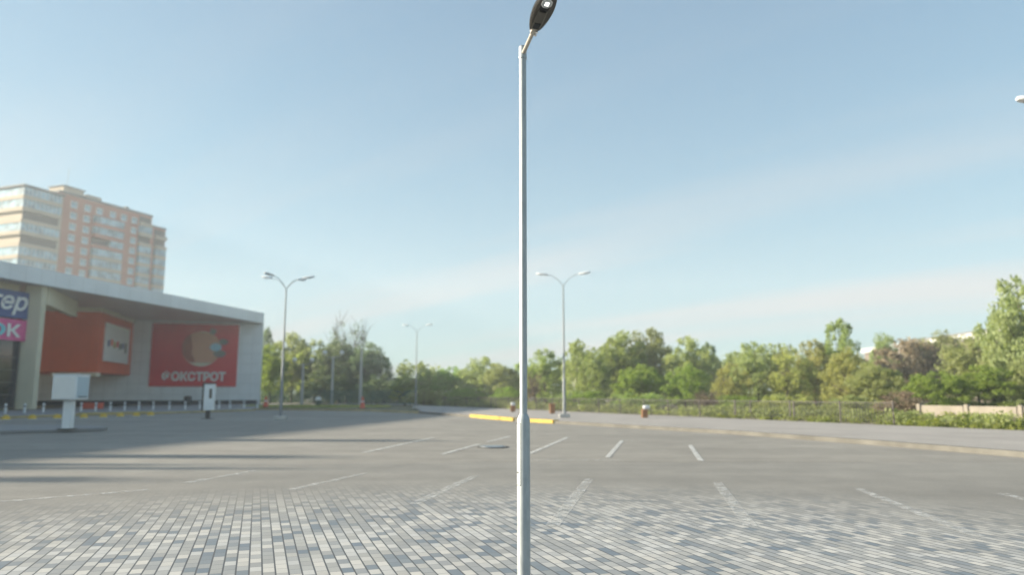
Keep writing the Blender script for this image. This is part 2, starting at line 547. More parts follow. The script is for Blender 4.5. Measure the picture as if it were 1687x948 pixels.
low = N(wt, 'ShaderNodeMapRange', ins={1: 0.12, 2: 0.36, 3: 0.75, 4: 0.10}); L(wt, zc, low.inputs[0])
cf = math_n(wt, 'MULTIPLY', cf, low.outputs[0])
# sky colours tinted and highlights compressed to narrow the zenith-to-horizon range
def vm(op, a_, b_=None):
    n = wt.nodes.new('ShaderNodeVectorMath'); n.operation = op
    for i_, x_ in enumerate((a_, b_)):
        if x_ is None: continue
        if isinstance(x_, tuple): n.inputs[i_].default_value = x_
        else: L(wt, x_, n.inputs[i_])
    return n.outputs[0]
num = vm('MULTIPLY', sky.outputs[0], (0.78, 1.08, 1.15))
den = vm('ADD', vm('MULTIPLY', sky.outputs[0], (1 / 5.0, 1 / 5.0, 1 / 5.0)), (1.0, 1.0, 1.0))
soft = vm('DIVIDE', num, den)
skyc = mixc(wt, cf, mixc(wt, 0.07, soft, (2.9, 2.9, 2.95)), (2.75, 2.62, 2.62))
L(wt, skyc, bg.inputs[0])
bg.inputs[1].default_value = 0.088

# ------------------------------------------------------------------ ground, road, kerbs
g = MB(); g.sheet([(-900, -200), (900, -200), (900, 1200), (-900, 1200)], 0.0)
tag(g.build('ground', M['soil']), kind='structure')

lot = [ground(1750, 762), ground(1687, 755), ground(1450, 735), ground(1200, 716), ground(1000, 704), ground(920, 699),
       ground(850, 695), ground(775, 688), ground(690, 682), ground(600, 678), ground(430, 676), ground(330, 675)]
lot2 = [(p.x, p.y) for p in lot]
edge_r = lot2[:]
far_l = (-30.5, 60.0)
asp = [(60, -14), (60, -3), (22, 6)] + lot2 + [(-34, 62), (-48, 40), (-90, 15), (-90, -14)]
a = MB(); a.sheet(asp, 0.004)
tag(a.build('car_park', M['asphalt']), kind='structure')
p = MB(); p.sheet([(-16, -6), (16, -6), (16, 15), (-16, 15)], 0.008)
tag(p.build('paving', M['pavers']), kind='structure')

def offset(poly, d):
    out = []
    for i, q in enumerate(poly):
        t = Vector(poly[min(i + 1, len(poly) - 1)]) - Vector(poly[max(i - 1, 0)])
        t.normalize()
        out.append((q[0] + t.y * d, q[1] - t.x * d))
    return out

def strip(line_a, line_b, z0, z1):
    m = MB()
    n = len(line_a)
    for i in range(n - 1):
        q = [line_a[i], line_a[i + 1], line_b[i + 1], line_b[i]]
        m.prism(q, z0, z1)
    return m

def ribbon(la, lb, z0, z1):
    """one continuous strip, without inner faces"""
    n = len(la)
    vs = [(*q, z1) for q in la] + [(*q, z1) for q in lb] + [(*q, z0) for q in la] + [(*q, z0) for q in lb]
    fs = []
    for i in range(n - 1):
        fs += [(i, i + 1, n + i + 1, n + i), (i, 2 * n + i, 2 * n + i + 1, i + 1), (n + i, n + i + 1, 3 * n + i + 1, 3 * n + i)]
    fs += [(0, n, 3 * n, 2 * n), (n - 1, 3 * n - 1, 4 * n - 1, 2 * n - 1)]
    m = MB(); m.add(vs, fs)
    return m

kerb_line = [(22, 6)] + lot2[:9]
kin = offset(kerb_line, 0.22)
tag(ribbon(kerb_line, kin, 0.0, 0.13).build('kerb', M['kerb']), kind='structure')
back = [(27.0, 8)] + [tuple(ground(x, y)[:2]) for x, y in ((1750, 719), (1687, 716), (1400, 703.5), (1200, 694), (1050, 687.5), (900, 680), (800, 675), (720, 671.5), (680, 669.5))]
tag(ribbon(kin, back, 0.0, 0.125).build('pavement', M['walk']), kind='structure')
far_kerb = lot2[8:]
tag(ribbon(far_kerb, offset(far_kerb, 0.25), 0.0, 0.12).build('far_kerb', M['kerb_faded']), kind='structure')
# freshly painted yellow kerb faces
for (xa, ya, xb, yb) in ((775, 688.2, 846, 694.8), (868, 696.2, 912, 698.6)):
    A_, B_ = ground(xa, ya), ground(xb, yb)
    d = (B_ - A_).normalized(); nrm = Vector((d.y, -d.x, 0))
    if nrm.y > 0: nrm = -nrm
    q = [A_ + nrm * 0.05, B_ + nrm * 0.05, B_ - nrm * 0.30, A_ - nrm * 0.30]
    m = MB(); m.prism([(v.x, v.y) for v in q], 0.0, 0.17)
    tag(m.build('yellow_kerb', M['kerb_yellow'], bevel=0.02), kind='structure')

# far pale road and grass strip beyond the lot
gp = [tuple(ground(x, y)[:2]) for x, y in ((400, 672.5), (640, 672.5), (640, 669.5), (400, 668.0))]
tag(MB().sheet(gp, 0.012).build('grass_strip', M['soil']), kind='structure')
m = MB(); m.sheet([(-40, 92), (30, 78), (36, 84), (-40, 100)], 0.016)
tag(m.build('path', M['path']), kind='structure')

# painted bay lines
def line(xa, ya, xb, yb, w=0.11, mat='line'):
    A_, B_ = ground(xa, ya), ground(xb, yb)
    d = (B_ - A_).normalized(); n = Vector((-d.y, d.x, 0)) * w / 2
    m = MB(); m.sheet([(q.x, q.y) for q in (A_ - n, B_ - n, B_ + n, A_ + n)], 0.012)
    tag(m.build('parking_line', M[mat]), kind='structure')
for l in ((599, 747, 715, 722), (727, 750, 790, 733), (802, 729.5, 840, 720), (872, 749, 935, 722), (1001, 755, 1025, 727),
          (1137, 735, 1155, 761)):
    line(*l)
for l in ((875, 760, 1020, 759.5), (601, 781.5, 478, 809), (782, 786, 681, 833), (971, 791, 909, 870), (1182, 797, 1237, 870),
          (1413, 807, 1610, 886), (304, 798, 420, 777), (0, 829, 243, 809), (1650, 815, 1740, 838), (1025, 727, 1070, 727.5)):
    line(*l, w=0.15, mat='line_faint')

mh = ground(812, 738)
t = thing('manhole_cover', 'round grey iron manhole cover in the asphalt beside the lamp post', 'manhole cover', (mh.x, mh.y, 0.004))
MB().lathe([(0.42, 0.0), (0.42, 0.012), (0.34, 0.014)], n=28).build('frame', M['puddle_rim'], t)
MB().lathe([(0.33, 0.0145), (0.33, 0.03), (0.30, 0.033), (0.1, 0.033)], n=28).build('lid', M['manhole'], t)

# ------------------------------------------------------------------ the near lamp post
PY = 5.0
px0 = at(862.5, 700, PY).x
post = thing('lamp_post', 'tall slim galvanised lamp post with one black lamp head, standing on the paving', 'lamp post', (px0, PY, 0.008))
def pz(y): return at(862, y, PY).z - 0.008
z_sh, z_sh2, z_top, z_ring = pz(691.5), pz(683), pz(77), pz(97)
MB().lathe([(0.13, 0.0), (0.13, 0.014), (0.125, 0.018)], n=32).build('base_plate', M['galv'], post)
for k in range(4):
    ang = R(45 + 90 * k)
    MB().lathe([(0.013, 0.018), (0.013, 0.034), (0.007, 0.036), (0.007, 0.048)], (0.105 * math.cos(ang), 0.105 * math.sin(ang), 0), 6, False).build('anchor_nut', M['chrome'], post)
MB().lathe([(0.0435, 0.018), (0.0435, z_sh - 0.004), (0.0425, z_sh + 0.003), (0.0285, z_sh2), (0.0262, z_sh2 + 0.003)], n=48).build('lower_shaft', M['galv'], post)
MB().lathe([(0.0256, z_sh2 + 0.003), (0.0256, z_ring)], n=40).build('upper_shaft', M['galv'], post)
# service hatch on the lower shaft, turned to the left
def shell(a0, a1, r, z0, z1, n=10, th=0.0015):
    m = MB(); vs = []; fs = []
    for rr in (r + th, r - 0.002):
        for z in (z0, z1):
            for k in range(n + 1):
                a_ = R(a0 + (a1 - a0) * k / n)
                vs.append((rr * math.cos(a_), rr * math.sin(a_), z))
    q = n + 1
    for k in range(n):
        fs.append((k, k + 1, q + k + 1, q + k))
    for k in range(n):
        fs += [(k, 2 * q + k, 2 * q + k + 1, k + 1), (q + k, q + k + 1, 3 * q + k + 1, 3 * q + k)]
    fs += [(0, q, 3 * q, 2 * q), (n, 2 * q + n, 3 * q + n, q + n)]
    m.add(vs, fs, False)
    return m
zd1, zd0 = pz(699), pz(799)
gap = shell(177, 246, 0.0435, zd0 - 0.004, zd1 + 0.004, th=0.0004).build('hatch_gap', M['puddle_rim'], post)
hatch = shell(180, 243, 0.0435, zd0, zd1, th=0.0016).build('service_hatch', M['galv'], post)
MB().lathe([(0.006, 0), (0.006, 0.003), (0.003, 0.004)], n=8).build('lock', M['dark_metal'], hatch)
lk = [o for o in COL.objects if o.name.startswith('lock')][-1]
lk.location = (0.0448 * math.cos(R(212)), 0.0448 * math.sin(R(212)), zd0 + 0.08)
lk.rotation_euler = (0, R(90), R(212))
# bracket sleeve, cap ring and arm
MB().lathe([(0.0256, z_ring), (0.0302, z_ring), (0.0302, z_ring + 0.016), (0.0282, z_ring + 0.018), (0.0282, z_top - 0.006), (0.0262, z_top)], n=40).build('sleeve', M['galv'], post)
MB().lathe([(0.0225, z_top), (0.0225, z_top + 0.004), (0.018, z_top + 0.007)], n=24).build('cap', M['dark_metal'], post)
azx = 0.315
tilt = R(17)
ax = Vector((azx * math.cos(tilt), -math.sqrt(1 - azx * azx) * math.cos(tilt), math.sin(tilt))).normalized()
side = ax.cross(Vector((0, 0, 1))).normalized()
nup = side.cross(ax).normalized()
a0 = Vector((0, 0, (z_top + z_ring) / 2 - 0.012)) + ax * 0.016
MB().tube([a0, a0 + ax * 0.12, a0 + ax * 0.27], 0.0148, 20).build('arm', M['rust_steel'], post)
# lamp head in its own frame: X along the arm, Y sideways, Z up
rotm = Matrix((ax, -side, nup)).transposed()
head = empty('lamp_head', a0 + ax * 0.235)
head.parent = post
head.rotation_euler = rotm.to_euler()
outline = [(0.0, 0.033), (0.035, 0.047), (0.07, 0.057), (0.105, 0.0645), (0.139, 0.069), (0.184, 0.0727), (0.225, 0.0715), (0.26, 0.067), (0.30, 0.059), (0.343, 0.046), (0.375, 0.031), (0.392, 0.014)]
def leaf_poly(k, x0=0.0, x1=1.0):
    pts = [(x, y * k) for x, y in outline]
    return pts + [(x, -y) for x, y in reversed(pts)]
body = MB()
lv = [(1.0, -0.006), (1.0, 0.010), (0.86, 0.030), (0.55, 0.044)]
full = leaf_poly(1.0)
rings = [[(0.19 + (x - 0.19) * s, y * s, z) for x, y in full] for s, z in lv]
n_ = len(full)
vs = [q for r_ in rings for q in r_]
fs = []
for i in range(len(rings) - 1):
    for k in range(n_):
        fs.append((i * n_ + k, i * n_ + (k + 1) % n_, (i + 1) * n_ + (k + 1) % n_, (i + 1) * n_ + k))
fs.append(tuple(range((len(rings) - 1) * n_, len(rings) * n_)))
fs.append(tuple(range(n_ - 1, -1, -1)))
body.add(vs, fs)
hb = body.build('housing', M['head_black'], head)
# downward lengthwise ribs following the leaf outline
def half_width(x):
    for (xa, ya), (xb, yb) in zip(outline, outline[1:]):
        if xa <= x <= xb:
            return ya + (yb - ya) * (x - xa) / (xb - xa)
    return 0
for k in (0.97, 0.84, 0.72, 0.61, 0.51):
    for sg in (1, -1):
        prev = None
        ribs = MB(); line_ = []
        for i in range(25):
            x = 0.010 + i * 0.0153
            q = Vector((x, sg * half_width(min(x, 0.391)) * k, -0.0115))
            line_.append(q)
        ribs.tube(line_, 0.0016, 5)
        ribs.build('cooling_rib', M['fin_grey'], hb)
fins = MB()
for i in range(9):
    fins.box((0.128, -0.022 + i * 0.0055, -0.012), (0.095, 0.0024, 0.014))
fins.build('fin_block', M['fin_grey'], head)
drv = MB(); drv.box((0.050, 0.0, -0.014), (0.050, 0.044, 0.018)); drv.build('driver_cover', M['head_black'], head, bevel=0.004)
rails_ = MB()
for sg in (1, -1):
    rails_.box((0.105, sg * 0.028, -0.012), (0.17, 0.004, 0.014))
rails_.build('side_rails', M['fin_grey'], head)
oct_ = [(0.258 + 0.042 * math.cos(R(22.5 + 45 * k)), 0.041 * math.sin(R(22.5 + 45 * k))) for k in range(8)]
rim = MB(); rim.prism(oct_, -0.020, -0.006); rim.build('reflector', M['chrome'], head, bevel=0.003)
inner = [(0.258 + 0.034 * math.cos(R(22.5 + 45 * k)), 0.033 * math.sin(R(22.5 + 45 * k))) for k in range(8)]
MB().prism(inner, -0.0215, -0.0200).build('reflector_bowl', M['galv'], head)
led, nt, b = nodes_of('led_chip')
b.inputs['Base Color'].default_value = (0.9, 0.9, 0.85, 1)
b.inputs['Emission Color'].default_value = (1, 0.98, 0.92, 1)
b.inputs['Emission Strength'].default_value = 0.55
MB().box((0.258, 0, -0.0235), (0.030, 0.028, 0.003)).build('led', led, head)
cl = MB(); cl.box((-0.004, 0, 0.0), (0.05, 0.044, 0.036)); cl.build('clamp', M['rust_steel'], head, bevel=0.006)
for k in (0, 1):
    bt = MB().lathe([(0.011, 0), (0.011, 0.012), (0.007, 0.014)], n=6, smooth=False).build('clamp_bolt', M['chrome'], head)
    bt.location = (-0.022 + 0.026 * k, 0.014, -0.018)
    bt.rotation_euler = (R(180), 0, 0)

# ------------------------------------------------------------------ tall car park lamps
def car_park_lamp(name, label, loc, arms, group):
    t = thing(name, label, 'street lamp', loc, 0, group)
    MB().box((0, 0, 0.10), (0.55, 0.55, 0.20)).build('footing', M['concrete'], t, bevel=0.02)
    MB().lathe([(0.085, 0.20), (0.08, 2.0), (0.062, 2.05), (0.034, 6.95), (0.03, 7.0)], n=16).build('pole', M['street_grey'], t)
    for az in arms:
        d = Vector((math.cos(R(az)), math.sin(R(az)), 0))
        pts = [Vector((0, 0, 6.96)) + d * (0.86 * s) + Vector((0, 0, 0.62 * (1 - (1 - s) ** 2.0))) for s in (0.0, 0.2, 0.4, 0.6, 0.8, 1.0)]
        MB().tube(pts, [0.020, 0.016, 0.014, 0.013, 0.013, 0.013], 8).build('arm', M['street_grey'], t)
        h = empty('lamp_head', pts[-1]); h.parent = t; h.rotation_euler = (0, R(-8), R(az))
        prof = [(-0.05, 0.04), (0.05, 0.08), (0.20, 0.12), (0.40, 0.13), (0.55, 0.10), (0.62, 0.04)]
        m = MB(); vs = []
        for z, k in ((-0.03, 0.85), (0.0, 1.0), (0.045, 0.8), (0.07, 0.4)):
            vs += [(0.3 + (x - 0.3) * (0.7 + 0.3 * k), y * k, z) for x, y in prof] + [(0.3 + (x - 0.3) * (0.7 + 0.3 * k), -y * k, z) for x, y in reversed(prof)]
        q = 12; fs = []
        for i in range(3):
            for k in range(q):
                fs.append((i * q + k, i * q + (k + 1) % q, (i + 1) * q + (k + 1) % q, (i + 1) * q + k))
        fs += [tuple(range(q - 1, -1, -1)), tuple(range(3 * q, 4 * q))]
        m.add(vs, fs, True)
        m.build('housing', M['head_grey'], h)
        MB().lathe([(0.02, -0.06), (0.08, -0.045), (0.10, -0.031)], (0.36, 0, 0), 14).build('lens', M['lens'], h)
    return t
lg = 'tall lamps around the car park'
b_ = ground(461, 691); Y1 = 39.0
q = at(466, 600, Y1)
car_park_lamp('street_lamp', 'tall grey street lamp with four arms near the white corner of the shopping building', (q.x, Y1, 0), (8, 170, 62, 236), lg)
q = at(929, 600, 38.6)
car_park_lamp('street_lamp', 'tall grey two-armed street lamp on the pavement just right of the near lamp post', (q.x, 38.6, 0.125), (-6, 168), lg)
q = at(686, 600, 67)
car_park_lamp('street_lamp', 'small-looking distant two-armed street lamp between the dark trees and the near lamp post', (q.x, 67, 0.0), (-8, 165), lg)
q = at(1672, 170, 14.9)
car_park_lamp('street_lamp', 'street lamp at the photo edge, only one white lamp head reaching into the sky', (q.x + 1.52, 14.9 , 0.0), (0, 180), lg)

# concrete poles far behind
def globe_pole(label, px, ytop, Y, globes):
    top = at(px, ytop, Y)
    t = thing('globe_lamp' if globes else 'concrete_pole', label, 'street lamp' if globes else 'pole', (top.x, Y, 0), 0, 'pale concrete poles before the dark trees')
    MB().lathe([(0.20, 0), (0.13, top.z)], n=14).build('pole', M['concrete'], t)
    if globes:
        MB().tube([(-1.05, 0, top.z + 0.25), (-0.9, 0, top.z + 0.02), (-0.4, 0, top.z - 0.12), (0, 0, top.z - 0.15), (0.4, 0, top.z - 0.12), (0.9, 0, top.z + 0.02), (1.05, 0, top.z + 0.25)], 0.05, 8).build('crossarm', M['street_grey'], t)
        for sx in (-1.05, 1.05):
            MB().ball((sx, 0, top.z + 0.48), 0.27, 14).build('globe', M['white'], t)
    return t
globe_pole('shorter pale pole with two round white globes, before bright green trees', 499.5, 600, 88, True)
globe_pole('middle concrete pole with two white globes on a crossarm before dark trees', 549, 588, 90, True)
globe_pole('bare concrete pole without lamps rising behind a red traffic cone', 596, 574, 86, False)

# ------------------------------------------------------------------ shopping building
A = Vector((-37.3, 53.0)); B = Vector((-30.1, 88.0))
cd = (B - A).normalized()                      # along the canopy edge, away from the camera
cin = Vector((-cd.y, cd.x))                    # into the building
NEAR = A - cd * 37.5
ZT, ZS = 11.0, 9.77
wd = Vector((-0.955, -0.297)).normalized()     # along the sign wall, leftwards from the corner B
Wc = B + Vector((-0.02, 0.02))
def wall_pt(t): return Wc + wd * t
mall = thing('shopping_centre', 'white flat-roofed shopping building with long canopy and orange entrance block', 'shop building', (B.x, B.y, 0))
def off(o, base):
    """world-coordinates part under an unrotated thing"""
    o.location = Vector(o.location) - Vector(base)
    return o
mall_base = (B.x, B.y, 0)
def mpart(name, mb, mat, bevel=0.0):
    return off(mb.build(name, mat, mall, bevel), mall_base)
def local_wall(name, origin, direction, length, z0, z1, thick, mat, parent, base=(0, 0, 0), bevel=0.0):
    """wall slab in its own frame: X along, -Y outwards"""
    m = MB(); m.box((length / 2, thick / 2, (z0 + z1) / 2), (length, thick, z1 - z0))
    o = m.build(name, mat, parent, bevel)
    o.location = Vector((origin[0], origin[1], 0)) - Vector(base)
    o.rotation_euler = (0, 0, math.atan2(direction[1], direction[0]))
    return o
backL = 46.0
# roof slab + fascia + soffit
deck = [A - cd * 37.5 + cin * 0.3, B + cin * 0.3, B + Vector((-3.0, 3.2)), B + Vector((-backL, 3.2)), NEAR + cin * backL]
mpart('roof', MB().prism([tuple(v) for v in deck], ZS + 0.25, ZT - 0.12), M['roof'])
o = local_wall('fascia', tuple(NEAR), tuple(cd), (B - NEAR).length, ZS, ZT, 0.30, M['fascia'], mall, mall_base)
sf = MB(); sf.prism([tuple(v) for v in (NEAR + cin * 0.302, B + cin * 0.302 - cd * 0.05, B + cin * 24 - cd * 3.0, NEAR + cin * 24)], ZS + 0.02, ZS + 0.2)
mpart('soffit', sf, M['soffit'])
for y_, h_ in ((17.9, 2.0), (23.4, 2.2)):  # unseen roof boxes, added for the shadow streaks they throw on the lot
    c_ = A - cd * ((53.0 - y_) / cd.y) + cin * 1.0
    m = MB(); m.box((c_.x, c_.y, ZT - 0.12 + h_ / 2), (1.2, 0.9, h_), taper=0.8)
    mpart('roof_shadow_box', m, M['roof'])
# end wall with the red sign; X axis runs from the left end to the corner B
WL = 24.0
o = local_wall('sign_wall', tuple(wall_pt(WL)), tuple(-wd), WL - 0.01, 0.55, ZS + 0.01, 0.4, M['white_panel'], mall, mall_base)
o = local_wall('plinth', tuple(wall_pt(WL) + Vector((-wd.y, wd.x)) * 0.06), tuple(-wd), WL - 0.15, 0.0, 0.545, 0.4, M['plinth'], mall, mall_base)
o = local_wall('entrance_wall', tuple(wall_pt(WL + 14)), tuple(-wd), 13.99, 0.0, ZS + 0.01, 0.4, M['beige'], mall, mall_base)
# hidden flank behind the corner
fl = [tuple(wall_pt(0.05) - Vector((-wd.y, wd.x)) * 0.41), tuple(B + cin * 0.45 + cd * 0.9), tuple(B + cin * 20 + cd * 6), tuple(B + cin * 21 + cd * 4)]
# canopy end: white return of the fascia over the corner wall
nW = Vector((-wd.y, wd.x))                     # points away from camera? fixed below
if nW.y > 0: nW = -nW
# side wall going back from the corner (faces right)
sw = MB(); sw.prism([tuple(B - nW * 0.42 + wd * 0.05), tuple(B - nW * 3.4 + wd * 0.05), tuple(B - nW * 3.4 + wd * 0.45), tuple(B - nW * 0.42 + wd * 0.45)], 0.0, ZS + 0.24)
mpart('side_wall', sw, M['white_panel'])
# long facade along the canopy, left of the pillar
K = Vector((-37.75, 56.6))
fl_len = 40.0
f0 = K - cd * fl_len
o = local_wall('long_facade', tuple(f0 + cin * 0.75), tuple(cd), fl_len - 0.3, 0.0, ZS + 0.01, 0.4, M['beige'], mall, mall_base)
glz = MB()
o = local_wall('shop_window', tuple(K - cd * 12.0 + cin * 0.42), tuple(cd), 11.9, 0.25, 5.6, 0.3, M['shop_glass'], mall, mall_base)
mul = MB()
for k in range(8):
    mul.box((0.1 + k * 1.66, 0.13, 2.9), (0.09, 0.16, 5.3))
for z in (0.3, 1.25, 2.2, 3.15, 4.1, 5.55):
    mul.box((5.95, 0.16, z), (11.9, 0.14, 0.07))
mo = mul.build('mullion', M['mullion'], o)
mo.location = (0, -0.16, 0)
# pillar and hanging beam at the entrance
pil = MB(); pil.box((0, 0, ZS / 2 + 0.07), (1.30, 0.7, ZS - 0.14)); po = pil.build('pillar', M['beige'], mall, 0.03)
pc = at(42, 640, 56.9); po.location = Vector((pc.x, 57.1, 0)) - Vector(mall_base); po.rotation_euler = (0, 0, R(6))
b0, b1 = Vector((-36.9, 57.6)), Vector((-40.2, 67.0))
o = local_wall('entrance_beam', tuple(b0), tuple((b1 - b0).normalized()), (b1 - b0).length, 8.35, ZS + 0.015, 0.5, M['beige'], mall, mall_base)
# orange entrance block
c0 = Vector((-40.8, 72.0)); cl_ = c0 + Vector((-0.97, -0.24)).normalized() * 9.0
cr = wall_pt(14.2)
n_out = (cr - c0).normalized()
blk = MB(); blk.prism([tuple(c0), tuple(cl_), tuple(cl_ + n_out * 12.0), tuple(cr)], 3.4, 9.35)
blo = mpart('orange_block', blk, M['orange'])
trim = MB()
trim.prism([tuple(c0 + Vector((0.12, -0.12))), tuple(cl_ + Vector((0, -0.12))), tuple(cl_ + n_out * 12.0), tuple(cr + Vector((0.12, 0)))], 9.352, ZS + 0.018)
mpart('block_trim', trim, M['beige'])
for px in (94, 113, 144):
    d_ = at(px, 614, 71.0)
    m = MB(); m.box((d_.x, 71.6, 3.18), (1.5, 0.8, 0.40))
    mpart('entrance_lamp', m, M['cream'], 0.08)
# white framed board on the block's right face
cdir = (cr - c0).normalized()
brd = thing('entrance_sign', 'white board with small coloured marks on the orange entrance block', 'sign', (*(c0 + cdir * 1.0), 0.0))
brd.rotation_euler = (0, 0, math.atan2(cdir.y, cdir.x))
def zy(y, Y): return at(150, y, Y).z
m = MB(); m.box((4.9, -0.09, 6.55), (9.0, 0.14, 3.9)); m.build('board', M['white'], brd, 0.02)
cols = [M['blue'], M['orange'], M['kerb_yellow'], M['red'], M['bin_green'], M['blue'], M['grey_sign']]
for k in range(7):
    m = MB(); m.box((1.6 + k * 1.05, -0.185, 6.50 + (0.1 if k % 2 else -0.05) - 0.03 * k), (0.62, 0.04, 0.62 if k != 6 else 1.1))
    m.build('colour_mark', cols[k], brd, 0.05)
# red sign with the shop name
sgn = thing('shop_sign', 'big red shop sign with white Cyrillic lettering and round emblem on the white wall', 'sign', (*(wall_pt(12.15) + nW * 0.0), 0.0))
sgn.rotation_euler = (0, 0, math.atan2(-wd.y, -wd.x))
SW, S0, S1 = 9.4, 2.15, 9.45
m = MB(); m.box((SW / 2, -0.07, (S0 + S1) / 2), (SW, 0.14, S1 - S0)); m.build('board', M['red'], sgn, 0.02)
text_mesh('lettering', 'ФОКСТРОТ', M['white'], sgn, 1.18, (4.75, -0.17, 3.32), (R(90), 0, 0), thick=0.03, fatten=0.045, width=6.9)
def disc(name, cx, cz, r, mat, y, a0=0, a1=360, n=36, sx=1.0):
    vs = []
    full_ = abs(a1 - a0) >= 360
    for k in range(n + (0 if full_ else 1)):
        a_ = R(a0 + (a1 - a0) * k / n)
        vs.append((cx + r * sx * math.cos(a_), cz + r * math.sin(a_)))
    m = MB(); q = len(vs)
    v3 = [(x, y, z) for x, z in vs] + [(x, y + 0.03, z) for x, z in vs]
    m.add(v3, [tuple(range(q)), tuple(range(2 * q - 1, q - 1, -1))] + [(k, q + k, q + (k + 1) % q, (k + 1) % q) for k in range(q)])
    return m.build(name, mat, sgn)
ex, ez, er = 5.4, 6.55, 2.1
em = disc('emblem', ex, ez, er, M['sign_orange'], -0.18)
em2 = disc('patch', ex - 0.15, ez + 0.1, er * 0.93, M['brown_sign'], -0.215, 125, 255); em2.parent = em
e3 = disc('patch', ex, ez, er * 0.97, M['cream'], -0.222, 62, 100); e3.parent = em
e4 = disc('patch', ex, ez, er * 0.98, M['cream'], -0.225, 232, 308); e4.parent = em
e5 = disc('patch', ex + 0.1, ez - 0.35, er * 0.55, M['sign_orange'], -0.255); e5.parent = em
disc('blue_spot', ex + 1.55, ez + 0.2, 0.48, M['sky_blue_sign'], -0.26, sx=1.35)
disc('dark_spot', ex + 2.0, ez - 0.55, 0.42, M['grey_sign'], -0.20, sx=1.6)
disc('dark_spot', ex + 2.35, ez + 0.85, 0.36, M['grey_sign'], -0.20, sx=1.4)
disc('dark_spot', ex + 1.15, ez + 2.05, 0.36, M['grey_sign'], -0.20)
# blue and pink shop boards left of the pillar
def side_board(name, label, z0, z1, mat):
    t = thing(name, label, 'sign', (*(K - cd * 9.0 + cin * 0.15), 0.0))
    t.rotation_euler = (0, 0, math.atan2(cd.y, cd.x))
    m = MB(); m.box((4.6, 0.15, (z0 + z1) / 2), (9.0, 0.24, z1 - z0)); m.build('board', mat, t, 0.02)
    return t
zb1, zb0, zk0 = at(30, 481, 56).z, at(30, 527, 56).z, at(30, 562, 56).z
t = side_board('shop_sign', 'blue shop board with white slanted letters beside the beige pillar, above the pink one', zb0 + 0.08, zb1, M['blue'])
text_mesh('lettering', 'гер', M['white'], t, 1.45, (7.3, -0.03, (zb0 + zb1) / 2 - 0.05), (R(90), 0, 0), fatten=0.02, shear=0.25, width=3.3)
t = side_board('shop_sign', 'pink shop board with cyan and white letters beside the pillar, under the blue one', zk0, zb0 - 0.02, M['pink'])
text_mesh('cyan_letter', 'О', M['cyan'], t, 1.0, (6.35, -0.03, (zk0 + zb0) / 2 - 0.05), (R(90), 0, 0), fatten=0.03, width=1.7)
text_mesh('white_letter', 'К', M['white'], t, 1.0, (7.95, -0.03, (zk0 + zb0) / 2 - 0.05), (R(90), 0, 0), fatten=0.03, width=1.2)

# building forecourt pavement, with yellow kerb
fore = [(ground(-60, 693)), ground(10, 690.5), ground(130, 686), ground(250, 683), ground(420, 677.5)]
fore2 = [(v.x, v.y) for v in fore]
inner = [tuple(NEAR + cd * 20 + cin * 3), (-36.9, 55.5), (-38.5, 62), (-38.5, 80), (-29.5, 88.5)]
tag(ribbon(fore2, [(q_[0] - 0.22, q_[1] + 0.05) for q_ in fore2], 0.0, 0.125).build('forecourt_kerb', M['kerb_faded']), kind='structure')
tag(ribbon([(q_[0] - 0.22, q_[1] + 0.05) for q_ in fore2], inner, 0.0, 0.12).build('forecourt', M['walk_grey']), kind='structure')
yk = [ground(132, 685.6), ground(190, 684.2), ground(250, 682.8)]
tag(ribbon([(v.x, v.y) for v in yk], [(v.x - 0.25, v.y + 0.06) for v in yk], 0.0, 0.16).build('yellow_kerb', M['kerb_yellow']), kind='structure')

ORD = ['first', 'second', 'third', 'fourth', 'fifth', 'sixth', 'seventh', 'eighth', 'ninth', 'tenth', 'eleventh', 'twelfth',
       'thirteenth', 'fourteenth', 'fifteenth', 'sixteenth', 'seventeenth', 'eighteenth']
# white bollards
bpx = [9.5, 41, 72, 106, 134, 158, 182, 205.5, 229, 252.5, 279, 305, 329, 361, 379, 402, 424]
bol = None
for i, px in enumerate(bpx):
    Yb = 46.5 + (px - 9.5) / 415 * 17
    q = at(px, 670, Yb)
    if bol is None:
        bol = thing('bollard', '', 'bollard', (0, 0, 0), 0, 'white bollards before the shopping building')
        MB().lathe([(0.11, 0.0), (0.11, 0.02), (0.075, 0.03), (0.075, 0.68), (0.06, 0.72), (0.03, 0.735)], n=14).build('post', M['bollard_white'], bol)
        MB().lathe([(0.0765, 0.50), (0.0765, 0.58)], n=14).build('band', M['dark_metal'], bol)
        c = bol
    else:
        c = copy_tree(bol)
    c.location = (q.x, Yb, 0.0)
    c['label'] = 'white bollard, %s from the left end of the row before the shopping building' % ORD[i]
# yellow domes
dom = None
for i, (px, py) in enumerate(((9.5, 693), (53, 692), (94, 691), (138, 690), (170, 689), (198, 688), (224.5, 687), (248, 686))):
    q = ground(px, py)
    if dom is None:
        dom = thing('concrete_dome', '', 'bollard', (0, 0, 0), 0, 'yellow concrete domes along the forecourt')
        pr = [(0.21, 0.0), (0.21, 0.05)] + [(0.20 * math.cos(R(a_)), 0.05 + 0.22 * math.sin(R(a_))) for a_ in (5, 20, 35, 50, 65, 80, 89)]
        MB().lathe(pr, n=18).build('dome', M['dome_yellow'], dom)
        MB().lathe([(0.235, 0.0), (0.235, 0.035), (0.212, 0.04)], n=18).build('foot', M['concrete'], dom)
        c = dom
    else:
        c = copy_tree(dom)
    c.location = (q.x, q.y, 0.004)
    c['label'] = 'yellow concrete dome on the asphalt, %s from the left in its row' % ORD[i]

